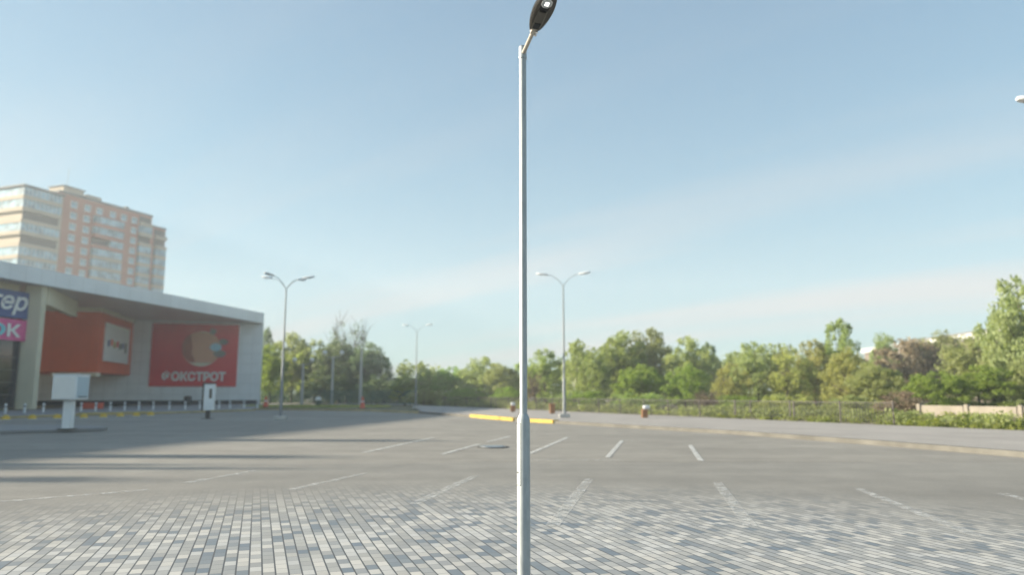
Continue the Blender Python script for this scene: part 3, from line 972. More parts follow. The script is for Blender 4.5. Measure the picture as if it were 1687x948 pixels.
# traffic island with white box sign
isl = [ground(-140, 722), ground(0, 716), ground(120, 713.5), ground(168, 711.5), ground(177, 709.5), ground(165, 707.5), ground(120, 706), ground(0, 706), ground(-140, 708)]
tag(MB().prism([(v.x, v.y) for v in isl], 0.0, 0.13).build('traffic_island', M['walk_grey'], bevel=0.03), kind='structure')
q = ground(111, 707.5, 0.13)
Ys = q.y
bx = thing('box_sign', 'white box cabinet on a thick white post on the traffic island', 'sign box', (q.x, Ys, 0.13), R(2))
m = MB(); m.box((0, 0, 0.5), (0.30, 0.26, 1.0)); m.build('post', M['cabinet'], bx, 0.02)
zc0, zc1 = at(111, 659, Ys).z - 0.13, at(111, 619, Ys).z - 0.13
m = MB(); m.box((0, 0, (zc0 + zc1) / 2), (0.84, 0.84, zc1 - zc0)); m.build('cabinet', M['cabinet'], bx, 0.025)
m = MB(); m.box((0, 0, zc1 + 0.02), (0.88, 0.88, 0.036)); m.build('lid', M['cabinet'], bx, 0.01)
m = MB(); m.box((0, -0.427, (zc0 + zc1) / 2), (0.72, 0.012, zc1 - zc0 - 0.14)); m.build('door', M['white'], bx, 0.004)
m = MB(); m.box((0.426, 0, (zc0 + zc1) / 2), (0.012, 0.74, zc1 - zc0 - 0.12)); m.build('side_panel', M['cabinet_shade'], bx, 0.004)  # added panel: the shaded side face is painted in a darker tone
m = MB(); m.box((0.435, 0.0, zc0 + 0.10), (0.012, 0.5, 0.035)); m.build('vent', M['dark_metal'], bx)
m = MB(); m.box((0, 0, 0.012), (0.5, 0.45, 0.024)); m.build('base_plate', M['dark_metal'], bx)

# payment kiosk
q = ground(342, 691)
kz = lambda y: at(342, y, q.y).z
ks = thing('payment_kiosk', 'slim white and black kiosk panel on a dark foot, before the red sign', 'kiosk', (q.x, q.y, 0.004), R(14))
m = MB(); m.box((0, 0, 0.25), (0.22, 0.22, 0.5)); m.build('foot', M['dark_metal'], ks, 0.02)
m = MB(); m.box((0, 0.02, 0.012), (0.62, 0.5, 0.024)); m.build('base_plate', M['dark_metal'], ks)
m = MB(); m.box((0.03, 0, (0.46 + 1.88) / 2), (0.56, 0.30, 1.42)); m.build('case', M['cabinet'], ks, 0.03)
m = MB(); m.box((-0.29, 0.0, 1.19), (0.075, 0.34, 1.50)); m.build('side_panel', M['dark_metal'], ks, 0.02)
m = MB(); m.box((0.10, -0.156, 1.36), (0.15, 0.02, 0.52)); m.build('screen', M['shop_glass'], ks, 0.005)
m = MB(); m.box((0.02, 0.0, 1.91), (0.62, 0.36, 0.05)); m.build('hood', M['dark_metal'], ks, 0.015)

# cones
cn_ = None
for i, (px, py, lab) in enumerate(((437.5, 674, 'red traffic cone at the white corner of the shopping building'),
                                   (597, 676.5, 'red traffic cone with pale band at the foot of the bare concrete pole'))):
    q = ground(px, py)
    if cn_ is None:
        cn_ = thing('traffic_cone', '', 'traffic cone', (0, 0, 0), 0, 'red traffic cones by the far kerb')
        MB().box((0, 0, 0.025), (0.56, 0.56, 0.05)).build('base', M['rubber'], cn_, 0.01)
        MB().lathe([(0.24, 0.05), (0.22, 0.08), (0.06, 0.96), (0.04, 0.98)], n=18).build('cone', M['cone'], cn_)
        MB().lathe([(0.158, 0.42), (0.122, 0.62)], n=18).build('band', M['white'], cn_)
        c = cn_
    else:
        c = copy_tree(cn_)
    c.location = (q.x, q.y, 0.12 if i == 0 else 0.125); c['label'] = lab
# bins and stubs
q = ground(524, 670)
t = thing('litter_bin', 'dark green litter bin with a round white lid on the grass strip', 'bin', (q.x, q.y, 0.0))
MB().lathe([(0.26, 0), (0.30, 0.62)], n=16).build('drum', M['bin_green'], t)
MB().ball((0, 0, 0.72), 0.33, 16, 0.8).build('lid', M['white'], t)
q = ground(1062, 689, 0.125)
t = thing('short_post', 'short orange brick post with a pale cap at the back edge of the pavement', 'post', (q.x, q.y, 0.125))
MB().box((0, 0, 0.22), (0.30, 0.30, 0.44)).build('shaft', M['bin_orange'], t, 0.02)
MB().box((0.10, 0, 0.54), (0.34, 0.34, 0.2)).build('cap', M['head_grey'], t, 0.06)
q = ground(910, 682, 0.125)
t = thing('short_post', 'short brown post without a cap behind the two-armed street lamp', 'post', (q.x, q.y, 0.125))
MB().box((0, 0, 0.28), (0.34, 0.34, 0.56)).build('shaft', M['bin_orange'], t, 0.02)
MB().box((0, 0, 0.58), (0.40, 0.40, 0.05)).build('cap', M['bin_orange'], t, 0.01)
q = ground(845, 679, 0.125)
t = thing('short_post', 'short brown post with white top just left of the near lamp post', 'post', (q.x, q.y, 0.125))
MB().box((0, 0, 0.2), (0.34, 0.34, 0.40)).build('shaft', M['bin_orange'], t, 0.02)
MB().box((0, 0, 0.52), (0.30, 0.30, 0.22)).build('cap', M['head_grey'], t, 0.05)
q = at(151, 672, 60)
t = thing('planter', 'low red planter trough before the entrance of the shopping building', 'planter', (q.x, 60, 0.12))
m = MB(); m.box((0, 0, 0.25), (1.6, 0.5, 0.5), taper=1.06); m.build('trough', M['cone'], t, 0.02)
m = MB(); m.box((0, 0, 0.505), (1.5, 0.42, 0.03)); m.build('soil', M['plinth'], t)
q = at(309, 665, 78)
t = thing('litter_bin', 'dark bin against the white wall under the red sign', 'bin', (q.x, 78, 0.0))
MB().lathe([(0.34, 0), (0.38, 0.9)], n=14).build('drum', M['dark_metal'], t)
MB().lathe([(0.40, 0.9), (0.40, 0.98), (0.2, 1.1)], n=14).build('lid', M['dark_metal'], t)
# ------------------------------------------------------------------ apartment tower
T0 = Vector((-108.8, 170.0)); td = Vector((0.36, 0.933)).normalized(); tn = Vector((td.y, -td.x))
TZ = 49.3; SH = 2.75
tw = thing('apartment_tower', 'tall pink and cream apartment tower behind the shopping building roof', 'building', (T0.x, T0.y, 0), math.atan2(td.y, td.x))
# local frame: X along the front (away from the camera), -Y outwards
def s_of(px):
    r = (px - W / 2) / F
    return (T0.x - r * T0.y * 1.0) / (r * td.y - td.x)
def tbox(name, x0, x1, y0, y1, z0, z1, mat, parent=tw, bevel=0.0):
    m = MB(); m.box(((x0 + x1) / 2, (y0 + y1) / 2, (z0 + z1) / 2), (x1 - x0, y1 - y0, z1 - z0))
    return m.build(name, mat, parent, bevel)
sE = s_of(236)
tbox('main_block', 0, sE, 0, 16, 0, TZ, M['tower_pink'])
tbox('parapet', -0.15, sE + 0.15, -0.18, 16.2, TZ + 0.002, TZ + 0.5, M['tower_dark'])
sEnd = s_of(265)
tbox('end_block', sE + 0.01, sEnd, 1.0, 15, 0, TZ - 2.3, M['tower_pink'])
tbox('end_parapet', sE + 0.16, sEnd + 0.15, 0.85, 15.1, TZ - 2.298, TZ - 1.9, M['tower_dark'])
tbox('corner_bay', -9.5, -0.01, -1.6, 14, 0, TZ - 1.4, M['tower_cream'])
tbox('bay_canopy', -10.4, -0.02, -2.5, 14.2, TZ - 1.398, TZ - 1.0, M['tower_dark'])
# roof gear
m = MB(); m.box((s_of(112), 5, TZ + 1.55), (5.5, 5, 2.1)); lift = m.build('lift_house', M['tower_cream'], tw)
m = MB(); m.box((s_of(112), 5, TZ + 2.7), (6.1, 5.6, 0.2)); m.build('lift_roof', M['tower_dark'], lift)
m = MB(); m.tube([(s_of(112), 5, TZ + 2.8), (s_of(112), 5, TZ + 8)], 0.05, 6); m.build('antenna', M['dark_metal'], tw)
m = MB(); m.box((s_of(148), 4, TZ + 1.3), (4, 3, 1.6)); m.build('roof_shed', M['tower_cream'], tw)
m = MB(); m.box((s_of(205), 3, TZ + 1.1), (0.9, 0.9, 1.4)); m.build('chimney', M['tower_dark'], tw)
# windows (each a part with its frame); one mesh pair shared by all of them
gm = MB(); gm.box((0, 0, 0), (1.5, 0.06, 1.45))
fm = MB()
for x in (-0.8, 0.8, 0.1): fm.box((x, -0.02, 0), (0.12, 0.12, 1.7))
for z in (-0.79, 0.79): fm.box((0, -0.02, z), (1.5, 0.12, 0.12))
win0 = None
nwin = 0
def window(x, y, z, face=0.0, sx=1.0):
    global win0, nwin
    if win0 is None:
        win0 = gm.build('window', M['tower_glass'], tw)
        fr = fm.build('frame', M['frame_white'], win0)
        w = win0
    else:
        w = win0.copy(); COL.objects.link(w); w.parent = tw
        f = [o for o in COL.objects if o.parent == win0][0].copy(); COL.objects.link(f); f.parent = w
    w.location = (x, y, z); w.rotation_euler = (0, 0, face); w.scale = (sx, 1, 1)
    nwin += 1
rows = [TZ - 2.2 - SH * k for k in range(8)]
for k, z in enumerate(rows):
    for px in (101, 124, 205):
        window(s_of(px) + 0.2, -0.05, z)
    if k < 1:
        for px in (146, 169, 188): window(s_of(px), -0.05, z)
# central stack of glazed loggias
cx0, cx1 = s_of(136), s_of(186)
for k in range(1, 9):
    z = TZ - 1.0 - SH * k
    open_ = k == 3
    w_ = (cx1 - cx0) * (0.62 if k >= 3 else 1.0)
    lg_ = tbox('loggia', cx0, cx0 + (cx1 - cx0), -1.1, -0.01, z - SH + 0.05, z - SH + 1.05, M['tower_cream'] if k >= 4 else M['tower_pink'])
    if open_:
        tbox('recess_shade', cx0 + 0.1, cx0 + 0.55 * (cx1 - cx0), -0.14, -0.012, z - SH + 1.06, z + 0.04, M['tower_recess_shade'], lg_)  # flat slab on the wall; the opening's shade is in its colour
        tbox('glazing', cx0 + 0.56 * (cx1 - cx0), cx1, -1.0, -0.012, z - SH + 1.06, z + 0.04, M['tower_band'], lg_)
    else:
        tbox('glazing', cx0 + 0.05, cx1 - 0.05, -1.0, -0.012, z - SH + 1.06, z + 0.04, M['tower_band'], lg_)
# right-hand loggias, end bay
for (pa, pb, yo, drop, lab) in ((214, 234, 0.0, 0.6, 'a'), (246, 264, 1.0, 2.9, 'b')):
    x0, x1 = s_of(pa), s_of(pb)
    for k in range(0, 8):
        z = TZ - drop - SH * k
        open_ = (k in (0, 2)) if lab == 'a' else (k in (0, 1))
        lg_ = tbox('loggia', x0, x1, yo - 1.0, yo - 0.01, z - SH + 0.05, z - SH + 1.05, M['tower_cream'])
        if open_:
            tbox('recess_shade', x0 + 0.05, x1 - 0.05, yo - 0.14, yo - 0.012, z - SH + 1.06, z + 0.04, M['tower_recess_shade'], lg_)
        else:
            tbox('glazing', x0 + 0.05, x1 - 0.05, yo - 0.93, yo - 0.012, z - SH + 1.06, z + 0.04, M['tower_band'], lg_)
# corner bay bands
for k in range(0, 8):
    z = TZ - 1.9 - SH * k
    open_ = k in (2, 4)
    lg_ = tbox('balcony', -10.1, -0.6, -2.3, -1.61, z - SH + 0.35, z - SH + 1.25, M['tower_cream'])
    if open_:
        tbox('recess_shade', -9.4, -0.9, -1.75, -1.612, z - SH + 1.26, z + 0.34, M['tower_recess_shade'], lg_)
    else:
        tbox('glazing', -10.0, -0.7, -2.2, -1.612, z - SH + 1.26, z + 0.34, M['tower_band'], lg_)
    ret = tbox('return_band', -10.1, -9.51, -1.605, 9, z - SH + 0.35, z - SH + 1.25, M['tower_cream'])
    if not open_:
        tbox('glazing', -10.0, -9.52, -1.6, 8.9, z - SH + 1.26, z + 0.34, M['tower_band'], ret)

# ------------------------------------------------------------------ far hall on the right rise
h0, h1 = at(1632, 560, 115), at(1424, 580, 162)
hd = (h1 - h0); hd.z = 0; hl = hd.length; hd.normalize()
hz = at(1632, 546, 115).z
h0 = h0 - hd * 34; hl += 34
hall = thing('hall', 'long low hall with a bright white roof edge above the trees', 'building', (h0.x, h0.y, 0), math.atan2(hd.y, hd.x))
m = MB(); m.box((hl / 2, -7, (hz - 1.0) / 2), (hl, 14, hz - 1.0)); m.build('wall', M['hall_wall'], hall)
m = MB(); m.box((hl / 2, -7, hz - 0.5), (hl + 1.0, 15, 0.99)); m.build('roof_edge', M['hall_white'], hall)
m = MB(); m.box((hl / 2 - 2, -6, hz + 0.35), (hl * 0.7, 8, 0.7)); m.build('roof', M['tower_dark'], hall)

# ------------------------------------------------------------------ vegetation
def leaf_cloud(rng, centers, radii, per, size, flat=0.9):
    c = np.repeat(np.array(centers), per, axis=0)
    r = np.repeat(np.array(radii), per)[:, None]
    n = len(c)
    d = rng.normal(size=(n, 3)); d /= np.linalg.norm(d, axis=1)[:, None]
    rad = rng.random((n, 1)) ** 0.45
    pos = c + d * rad * r * np.array([1, 1, flat])
    u = rng.normal(size=(n, 3)); u /= np.linalg.norm(u, axis=1)[:, None]
    w = rng.normal(size=(n, 3)); w -= (w * u).sum(1)[:, None] * u; w /= np.linalg.norm(w, axis=1)[:, None]
    s = (size * (0.6 + 0.8 * rng.random((n, 1))))
    a = pos - u * s; b = pos + w * s * 0.55; c2 = pos + u * s; d2 = pos - w * s * 0.55
    return np.stack([a, b, c2, d2], 1).reshape(-1, 3)

def mesh_from_quads(name, v):
    me = bpy.data.meshes.new(name)
    n = len(v) // 4
    me.vertices.add(len(v)); me.vertices.foreach_set('co', v.astype(np.float32).ravel())
    me.loops.add(4 * n); me.loops.foreach_set('vertex_index', np.arange(4 * n, dtype=np.int32))
    me.polygons.add(n); me.polygons.foreach_set('loop_start', np.arange(0, 4 * n, 4, dtype=np.int32))
    me.polygons.foreach_set('loop_total', np.full(n, 4, dtype=np.int32))
    me.update(); me.validate()
    return me

def make_tree_kind(seed, shape):
    """unit tree: height 1, width about 1.0; returns (crown mesh, trunk mesh)"""
    rng = np.random.default_rng(seed)
    z0, z1, clumps, per, leaf = shape['z0'], 0.97, shape['clumps'], shape['per'], shape['leaf']
    lobes = rng.normal(size=(5, 3)); lobes /= np.linalg.norm(lobes, axis=1)[:, None]
    amp = rng.uniform(-0.22, 0.24, 5)
    cs, rs = [], []
    while len(cs) < clumps:
        d = rng.normal(size=3); d /= np.linalg.norm(d)
        k = 1.0 + sum(a * max(0, float(d @ l)) ** 3 for a, l in zip(amp, lobes))
        rr = rng.random() ** 0.42
        zc_ = (z0 + z1) / 2
        p_ = np.array([d[0] * 0.43 * k * rr, d[1] * 0.43 * k * rr, zc_ + d[2] * (z1 - z0) / 2 * 0.9 * rr * k])
        if p_[2] > 0.99 or p_[2] < z0 * 0.8: continue
        # narrower near the top
        f = 1.0 - shape['point'] * max(0.0, (p_[2] - zc_) / (z1 - zc_))
        p_[0] *= f; p_[1] *= f
        cs.append(p_); rs.append(rng.uniform(*shape['rad']))
    v = leaf_cloud(rng, cs, rs, per, leaf, 0.8)
    crown = mesh_from_quads('crown', v)
    tb = MB()
    lean = rng.uniform(-0.05, 0.05, 2)
    top = np.array([lean[0], lean[1], z0 + (z1 - z0) * 0.6])
    stem = [(0, 0, -0.02), (lean[0] * 0.3, lean[1] * 0.3, z0 * 0.6 + 0.03), (lean[0] * 0.7, lean[1] * 0.7, z0 + 0.15), tuple(top)]
    tb.tube(stem, [0.035, 0.026, 0.018, 0.006], 8)
    idx = np.argsort([-c[2] for c in cs])[:: max(1, len(cs) // shape['limbs'])]
    for i in idx:
        c_ = cs[i]
        s = rng.uniform(0.35, 0.85)
        st = np.array(stem[1]) * (1 - s) + top * s
        mid = (st + c_) / 2 + np.array([0, 0, -0.03])
        tb.tube([st, mid, c_], [0.010, 0.006, 0.002], 5, False)
    if shape.get('twigs'):
        for i in range(shape['twigs']):
            c_ = cs[int(rng.integers(len(cs)))]
            d = rng.normal(size=3); d[2] = abs(d[2]) + 0.8; d /= np.linalg.norm(d)
            e = c_ + d * rng.uniform(0.12, 0.26)
            tb.tube([c_, (c_ + e) / 2 + rng.normal(size=3) * 0.01, e], [0.0035, 0.0025, 0.001], 4, False)
    me = bpy.data.meshes.new('trunk')
    me.from_pydata(tb.v, [], tb.f); me.update()
    return crown, me

SHAPES = dict(
    round=dict(z0=0.10, clumps=120, per=85, leaf=0.018, rad=(0.055, 0.12), point=0.25, limbs=14),
    broad=dict(z0=0.05, clumps=130, per=85, leaf=0.017, rad=(0.05, 0.11), point=0.15, limbs=14),
    tall=dict(z0=0.14, clumps=100, per=75, leaf=0.017, rad=(0.05, 0.10), point=0.45, limbs=14),
    loose=dict(z0=0.08, clumps=95, per=65, leaf=0.017, rad=(0.05, 0.10), point=0.2, limbs=24, twigs=90),
    shrub=dict(z0=0.02, clumps=70, per=75, leaf=0.022, rad=(0.07, 0.15), point=0.15, limbs=12),
    bare=dict(z0=0.12, clumps=60, per=26, leaf=0.014, rad=(0.06, 0.11), point=0.2, limbs=50, twigs=260),
)
KINDS = {}
sd = 11
for k_, sh in SHAPES.items():
    for v_ in range(2 if k_ in ('round', 'broad', 'shrub', 'loose') else 1):
        KINDS[(k_, v_)] = make_tree_kind(sd, sh); sd += 1
rngT = random.Random(5)
def tree(label, shape, leaf, px, ytop, Y, wpx, base_z=0.0, var=None, bark='bark', name='tree', cat='tree', group='trees beyond the car park'):
    top = at(px, ytop, Y)
    h = top.z - base_z
    w = 1.12 * wpx / F * Y
    h *= 1.09
    nv = [k for k in KINDS if k[0] == shape]
    cm, tm = KINDS[nv[(var if var is not None else rngT.randrange(len(nv))) % len(nv)]]
    t = thing(name, label, cat, (top.x, Y, base_z), rngT.uniform(0, 6.28), group)
    c = bpy.data.objects.new('crown', cm); COL.objects.link(c); c.parent = t
    if not cm.materials: cm.materials.append(LEAF[leaf])
    c.material_slots[0].link = 'OBJECT'; c.material_slots[0].material = LEAF[leaf]
    tr = bpy.data.objects.new('trunk', tm); COL.objects.link(tr); tr.parent = t
    if not tm.materials: tm.materials.append(M[bark])
    tr.material_slots[0].link = 'OBJECT'; tr.material_slots[0].material = M[bark]
    t.scale = (w, w * rngT.uniform(0.85, 1.1), h)
    return t

G1 = 'trees behind the green fence'
tree('dark narrow tree top peeping out behind the white building corner', 'tall', 'dark', 440, 546, 118, 34, group=G1)
tree('bright green tree beside the white building corner', 'round', 'fresh', 448, 572, 96, 66, group=G1, var=0)
tree('pale yellow-green tree behind the four-armed street lamp', 'round', 'pale', 484, 550, 104, 74, group=G1, var=1)
tree('green tree between the two globe-lamp poles', 'broad', 'mid', 522, 562, 104, 86, group=G1, var=0)
tree('tall dark tree with bare twigs at its top, behind the middle globe-lamp pole', 'bare', 'dark', 574, 533, 102, 84, group=G1)
tree('dense dark tree in front of the twiggy one, behind the globe-lamp poles', 'broad', 'dark', 560, 568, 100, 104, group=G1, var=1)
tree('dark rounded tree behind the bare concrete pole', 'broad', 'dark', 603, 566, 99, 84, group=G1, var=0)
tree('thin dark straggly tree at the right end of the dark group', 'loose', 'dark', 634, 604, 97, 62, group=G1)
tree('low dark bush at the right foot of the dark group', 'shrub', 'dark', 622, 628, 92, 80, name='bush', cat='bush', group=G1)
tree('low dark bush between the globe-lamp poles', 'shrub', 'dark', 530, 622, 93, 110, name='bush', cat='bush', group=G1)

G2 = 'low trees along the far road'
tree('small fresh green tree right after the gap of open sky', 'broad', 'fresh', 668, 622, 84, 56, group=G2)
tree('rounded green tree behind the distant two-armed street lamp', 'round', 'mid', 706, 611, 86, 66, group=G2)
tree('yellowish green tree just right of the distant street lamp', 'broad', 'fresh', 742, 604, 84, 66, group=G2)
tree('tallest pale tree of the low far row', 'round', 'pale', 790, 592, 82, 78, group=G2)
tree('pale tree just left of the near lamp post', 'broad', 'pale', 828, 599, 78, 66, group=G2)
tree('dark green tree hidden partly by the near lamp post', 'tall', 'mid', 858, 600, 80, 50, group=G2)
tree('low fresh green bush under the pale far trees', 'shrub', 'fresh', 765, 640, 76, 70, name='bush', cat='bush', group=G2)
tree('bright low bush just left of the near lamp post', 'shrub', 'fresh', 838, 640, 70, 60, name='bush', cat='bush', group=G2)
tree('olive bush at the back edge of the far pavement', 'shrub', 'olive', 700, 642, 78, 80, name='bush', cat='bush', group=G2)

G3 = 'trees along the right pavement'
tree('green tree between the near lamp post and the two-armed street lamp', 'round', 'mid', 898, 580, 68, 66, group=G3)
tree('brown leafless bush just right of the near lamp post', 'bare', 'brown', 880, 615, 62, 46, name='bush', cat='bush', group=G3)
tree('pale grey-green birch with whitish trunk right of the two-armed street lamp', 'tall', 'pale', 946, 568, 64, 56, bark='bark_birch', group=G3)
tree('medium green tree right of the pale birch', 'round', 'mid', 980, 584, 62, 60, group=G3)
tree('tall leafy green tree, highest of the middle group', 'round', 'mid', 1022, 549, 66, 92, group=G3, var=1)
tree('tall paler tree next to the highest of the middle group', 'round', 'pale', 1066, 548, 68, 92, group=G3, var=0)
tree('fresh green tree low in front of the tall middle pair', 'broad', 'fresh', 1052, 602, 56, 86, group=G3)
tree('olive green tree with a dark shoulder right of the tall middle pair', 'round', 'olive', 1140, 561, 64, 92, group=G3)
tree('dark slim tree behind the olive one', 'tall', 'dark', 1168, 570, 72, 46, group=G3)
tree('bright fresh green tree in front of the olive tree', 'broad', 'fresh', 1128, 606, 54, 92, group=G3)
tree('weeping yellow-green tree at the right end of the middle group', 'loose', 'yellow', 1200, 598, 48, 80, group=G3)
tree('pale yellow-green willow left of the yellow willows', 'round', 'pale', 1244, 570, 52, 96, group=G3)
tree('yellowish willow between the pale willow and the tall poplar', 'loose', 'yellow', 1296, 572, 50, 92, group=G3)
tree('soft yellow-green willow left of the tall poplar', 'round', 'yellow', 1338, 566, 54, 72, group=G3)
tree('tall green poplar with gaps in its crown, standing above the willows', 'tall', 'mid', 1378, 533, 60, 72, group=G3)
tree('drooping yellow willow in front of the tall poplar', 'broad', 'yellow', 1392, 582, 46, 92, group=G3)
tree('dull olive bush-like tree right of the drooping willow', 'broad', 'olive', 1446, 598, 40, 104, group=G3)
tree('small green tree before the left end of the white-roofed hall', 'round', 'mid', 1456, 552, 84, 52, group=G3)
tree('bare brown thicket tree under the hall roof', 'round', 'brown', 1502, 560, 62, 130, group=G3)
tree('dull olive tree under the middle of the white hall roof edge', 'broad', 'olive', 1556, 556, 68, 120, group=G3)
tree('bright green round bush above the left end of the concrete wall', 'broad', 'fresh', 1540, 612, 36, 108, group=G3, base_z=0.2)
tree('bright green bush above the middle of the concrete wall', 'broad', 'fresh', 1632, 602, 35.5, 110, group=G3, base_z=0.2)
tree('olive tree behind the bright bushes over the concrete wall', 'round', 'olive', 1604, 553, 46, 112, group=G3)
tree('tall pale feathery tree at the photo edge', 'round', 'pale', 1676, 468, 42, 130, group=G3)
tree('olive tree low at the photo edge before the feathery tree', 'broad', 'olive', 1692, 590, 34.5, 80, group=G3)
tree('green tree behind the tall feathery one', 'round', 'mid', 1740, 500, 46, 140, group=G3)
tree('low olive bush behind the fence under the drooping willow', 'shrub', 'olive', 1400, 654, 36, 84, name='bush', cat='bush', group=G3)
tree('low yellow-green bush behind the fence under the willows', 'shrub', 'yellow', 1300, 650, 42, 96, name='bush', cat='bush', group=G3)
tree('low fresh bush behind the fence left of the willows', 'shrub', 'fresh', 1215, 652, 44, 80, name='bush', cat='bush', group=G3)
tree('dull brown bush at the left end of the concrete wall', 'shrub', 'brown', 1490, 648, 33, 76, name='bush', cat='bush', group=G3)
tree('brown twiggy bush behind the fence under the olive tree', 'bare', 'brown', 1165, 645, 47, 74, name='bush', cat='bush', group=G3)
tree('low green bush behind the short orange post', 'shrub', 'mid', 1050, 648, 51, 92, name='bush', cat='bush', group=G3)
tree('low fresh bush behind the foot of the two-armed street lamp', 'shrub', 'fresh', 950, 645, 57, 96, name='bush', cat='bush', group=G3)

# trees that stand left of the photo and throw their long shadows over the lot
G4 = 'trees left of the car park'
for i, (x, y, h_, w_, sh_) in enumerate(((-28.6, 15.2, 8.4, 2.4, 'loose'), (-30.0, 13.0, 8.3, 3.0, 'loose'), (-34.5, 14.4, 8.4, 1.8, 'loose'), (-31.2, 10.8, 8.2, 2.8, 'loose'))):
    cm, tm = KINDS[(sh_, i % 2)]
    t = thing('tree', ['slim tree at the near end of the shopping building', 'loose tree standing left of the paving', 'slim tallest tree beside the long facade', 'small tree left of the paving'][i], 'tree', (x, y, 0), i * 1.3, G4)
    for nm, me_, mt in (('crown', cm, LEAF['mid']), ('trunk', tm, M['bark'])):
        o = bpy.data.objects.new(nm, me_); COL.objects.link(o); o.parent = t
        o.material_slots[0].link = 'OBJECT'; o.material_slots[0].material = mt
    t.scale = (w_, w_, h_)

# far wood behind all trees, undergrowth and weeds: nobody could count these
def scatter(name, pts, size, leaf, label_kind='stuff', seed=3, per=70, rad=(0.3, 0.6), flat=0.9):
    rng = np.random.default_rng(seed)
    rs = [rng.uniform(*rad) for _ in pts]
    v = leaf_cloud(rng, pts, rs, per, size, flat)
    me = mesh_from_quads(name, v)
    o = bpy.data.objects.new(name, me); COL.objects.link(o)
    me.materials.append(LEAF[leaf])
    o['kind'] = 'stuff'
    return o
rr = random.Random(9)
pts = []
for i in range(620):
    px = 655 + 1150 * rr.random()
    Y_ = (92 if px < 930 else 74) + 22 * rr.random()
    hmax = 3.9 + 1.2 * math.sin(px * 0.021) + (1.2 if px > 950 else 0)
    q = at(px, 650, Y_); pts.append((q.x, q.y, rr.random() * hmax))
scatter('distant_woods', pts, 0.24, 'mid', per=60, rad=(0.7, 1.5))
pts = []
for i in range(140):
    px = 425 + 235 * rr.random(); Y_ = 104 + 10 * rr.random(); q = at(px, 650, Y_)
    pts.append((q.x, q.y, rr.random() * (4.6 if px < 600 else 3.0)))
scatter('far_thicket', pts, 0.24, 'dark', seed=4, per=60, rad=(0.7, 1.4))
# undergrowth along the back of the pavement
pts = []
bk = back[1:]
def along(u):
    i = min(int(u), len(bk) - 2); f = u - i
    return Vector((bk[i][0] * (1 - f) + bk[i + 1][0] * f, bk[i][1] * (1 - f) + bk[i + 1][1] * f))
for i in range(520):
    u = rr.random() ** 0.9 * (len(bk) - 1.01)
    q = along(u); d = 0.5 + rr.random() * 3.5
    pts.append((q.x + d * 0.75, q.y + d * 0.55, 0.05 + rr.random() * 0.5))
scatter('undergrowth', pts, 0.07, 'olive', seed=5, per=60, rad=(0.25, 0.5), flat=0.7)
pts = []
for i in range(420):
    u = rr.random() * 3.2
    q = along(u); d = 0.25 + rr.random() * 4.5
    pts.append((q.x + d * 0.75, q.y + d * 0.55, 0.04 + rr.random() * (0.12 + 0.13 * d)))
scatter('weeds', pts, 0.055, 'grass', seed=6, per=70, rad=(0.16, 0.38), flat=0.8)
pts = []
for i in range(260):
    q = ground(405 + 235 * rr.random(), 669.5 + 3.0 * rr.random()); pts.append((q.x, q.y, 0.03 + 0.06 * rr.random()))
scatter('grass', pts, 0.06, 'yellow', seed=8, per=60, rad=(0.4, 0.8), flat=0.15)

# ------------------------------------------------------------------ fences and walls
def fence_line(name, label, pts, h, mat, step, bar=0.018, rails=(0.12, 0.95), baluster=0.14, z=0.0):
    base = pts[0]
    t = thing(name, label, 'fence', (base[0], base[1], z))
    bars, rl = MB(), MB()
    pv = [Vector((p_[0] - base[0], p_[1] - base[1], 0)) for p_ in pts]
    for a_, b_2 in zip(pv, pv[1:]):
        d = b_2 - a_; l_ = d.length; d.normalize(); rz = math.atan2(d.y, d.x)
        for r_ in rails:
            c = (a_ + b_2) / 2
            rl.box((c.x, c.y, h * r_), (l_, 0.028, 0.03), rz)
        k = 0.0
        while k < l_:
            c = a_ + d * k
            bars.box((c.x, c.y, h * 0.53), (bar, bar, h * 0.82), rz); k += baluster
        k = 0.0
        while k < l_:
            c = a_ + d * k
            MB().box((c.x, c.y, h * 0.51), (0.05, 0.05, h * 1.0), rz).build('post', mat, t); k += step
    rl.build('rail', mat, t); bars.build('bars', mat, t)
    return t
fpts = [(along(u).x + 0.45, along(u).y + 0.3) for u in (1.75, 2.5, 3.0, 4.0, 5.0, 6.0, 7.0)]
fence_line('metal_fence', 'low brown metal fence along the back of the right pavement before the bushes', fpts, 1.05, M['fence'], 2.5)
gpts = [(at(430, 650, 91).x, 91), (at(545, 650, 88).x, 88), (at(655, 650, 84).x, 84), (at(690, 650, 80).x, 80)]
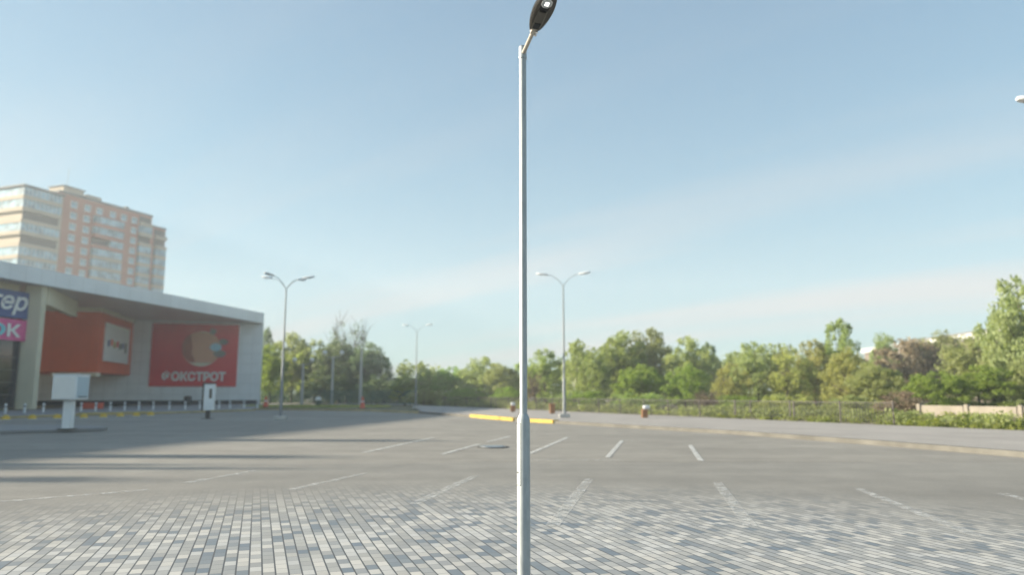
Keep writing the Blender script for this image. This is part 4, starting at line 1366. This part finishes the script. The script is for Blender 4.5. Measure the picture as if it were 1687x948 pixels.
fence_line('green_fence', 'dark green see-through metal fence in front of the dark tree group', gpts, 1.75, M['fence_green'], 3.0, bar=0.03, baluster=0.13, rails=(0.1, 0.5, 0.96))
# concrete wall of panels on the right
wp = [at(1516, 670, 31.5), at(1700, 672, 27.5)]
wdv = (wp[1] - wp[0]); wdv.z = 0; wl = wdv.length; wdv.normalize()
cw = thing('concrete_wall', 'weathered beige concrete wall half hidden by weeds under the bright bushes', 'wall', (wp[0].x, wp[0].y, 0), math.atan2(wdv.y, wdv.x))
k = 0
x = 0.0
while x < wl + 6:
    m = MB(); m.box((x + 0.95, 0, 0.44), (1.86, 0.12, 0.88)); m.build('panel', M['wall_concrete'], cw, 0.02)
    m = MB(); m.box((x - 0.02, -0.03, 0.47), (0.16, 0.2, 0.94)); m.build('pier', M['wall_concrete'], cw, 0.015)
    x += 2.05

# ------------------------------------------------------------------ morning haze
hm = MB(); hm.box((0, 180, 34), (700, 560, 72))
hz_m = bpy.data.materials.new('haze'); hz_m.use_nodes = True
hn = hz_m.node_tree
hn.nodes.remove(hn.nodes['Principled BSDF'])
pv_ = hn.nodes.new('ShaderNodeVolumePrincipled')
pv_.inputs['Color'].default_value = (0.86, 0.92, 0.97, 1)
pv_.inputs['Density'].default_value = 0.0013
pv_.inputs['Anisotropy'].default_value = 0.1
hn.links.new(pv_.outputs[0], hn.nodes['Material Output'].inputs['Volume'])
tag(hm.build('haze', hz_m), kind='stuff')

# ------------------------------------------------------------------ camera and view
cam = bpy.data.cameras.new('camera')
co_ = bpy.data.objects.new('camera', cam)
COL.objects.link(co_)
co_.location = (0, 0, EYE)
co_.rotation_euler = (R(90) + PITCH, 0, 0)
cam.sensor_width = 36.0
cam.lens = 36.0 * F / W
cam.clip_end = 3000
cam.dof.use_dof = True
cam.dof.focus_distance = 5.9
cam.dof.aperture_fstop = 0.95
scene.camera = co_
scene.render.engine = 'CYCLES'
scene.cycles.use_denoising = True
scene.cycles.max_bounces = 8
scene.cycles.transparent_max_bounces = 16
scene.view_settings.view_transform = 'Standard'
scene.view_settings.look = 'None'
scene.view_settings.gamma = 1.0
scene.view_settings.exposure = 1.66
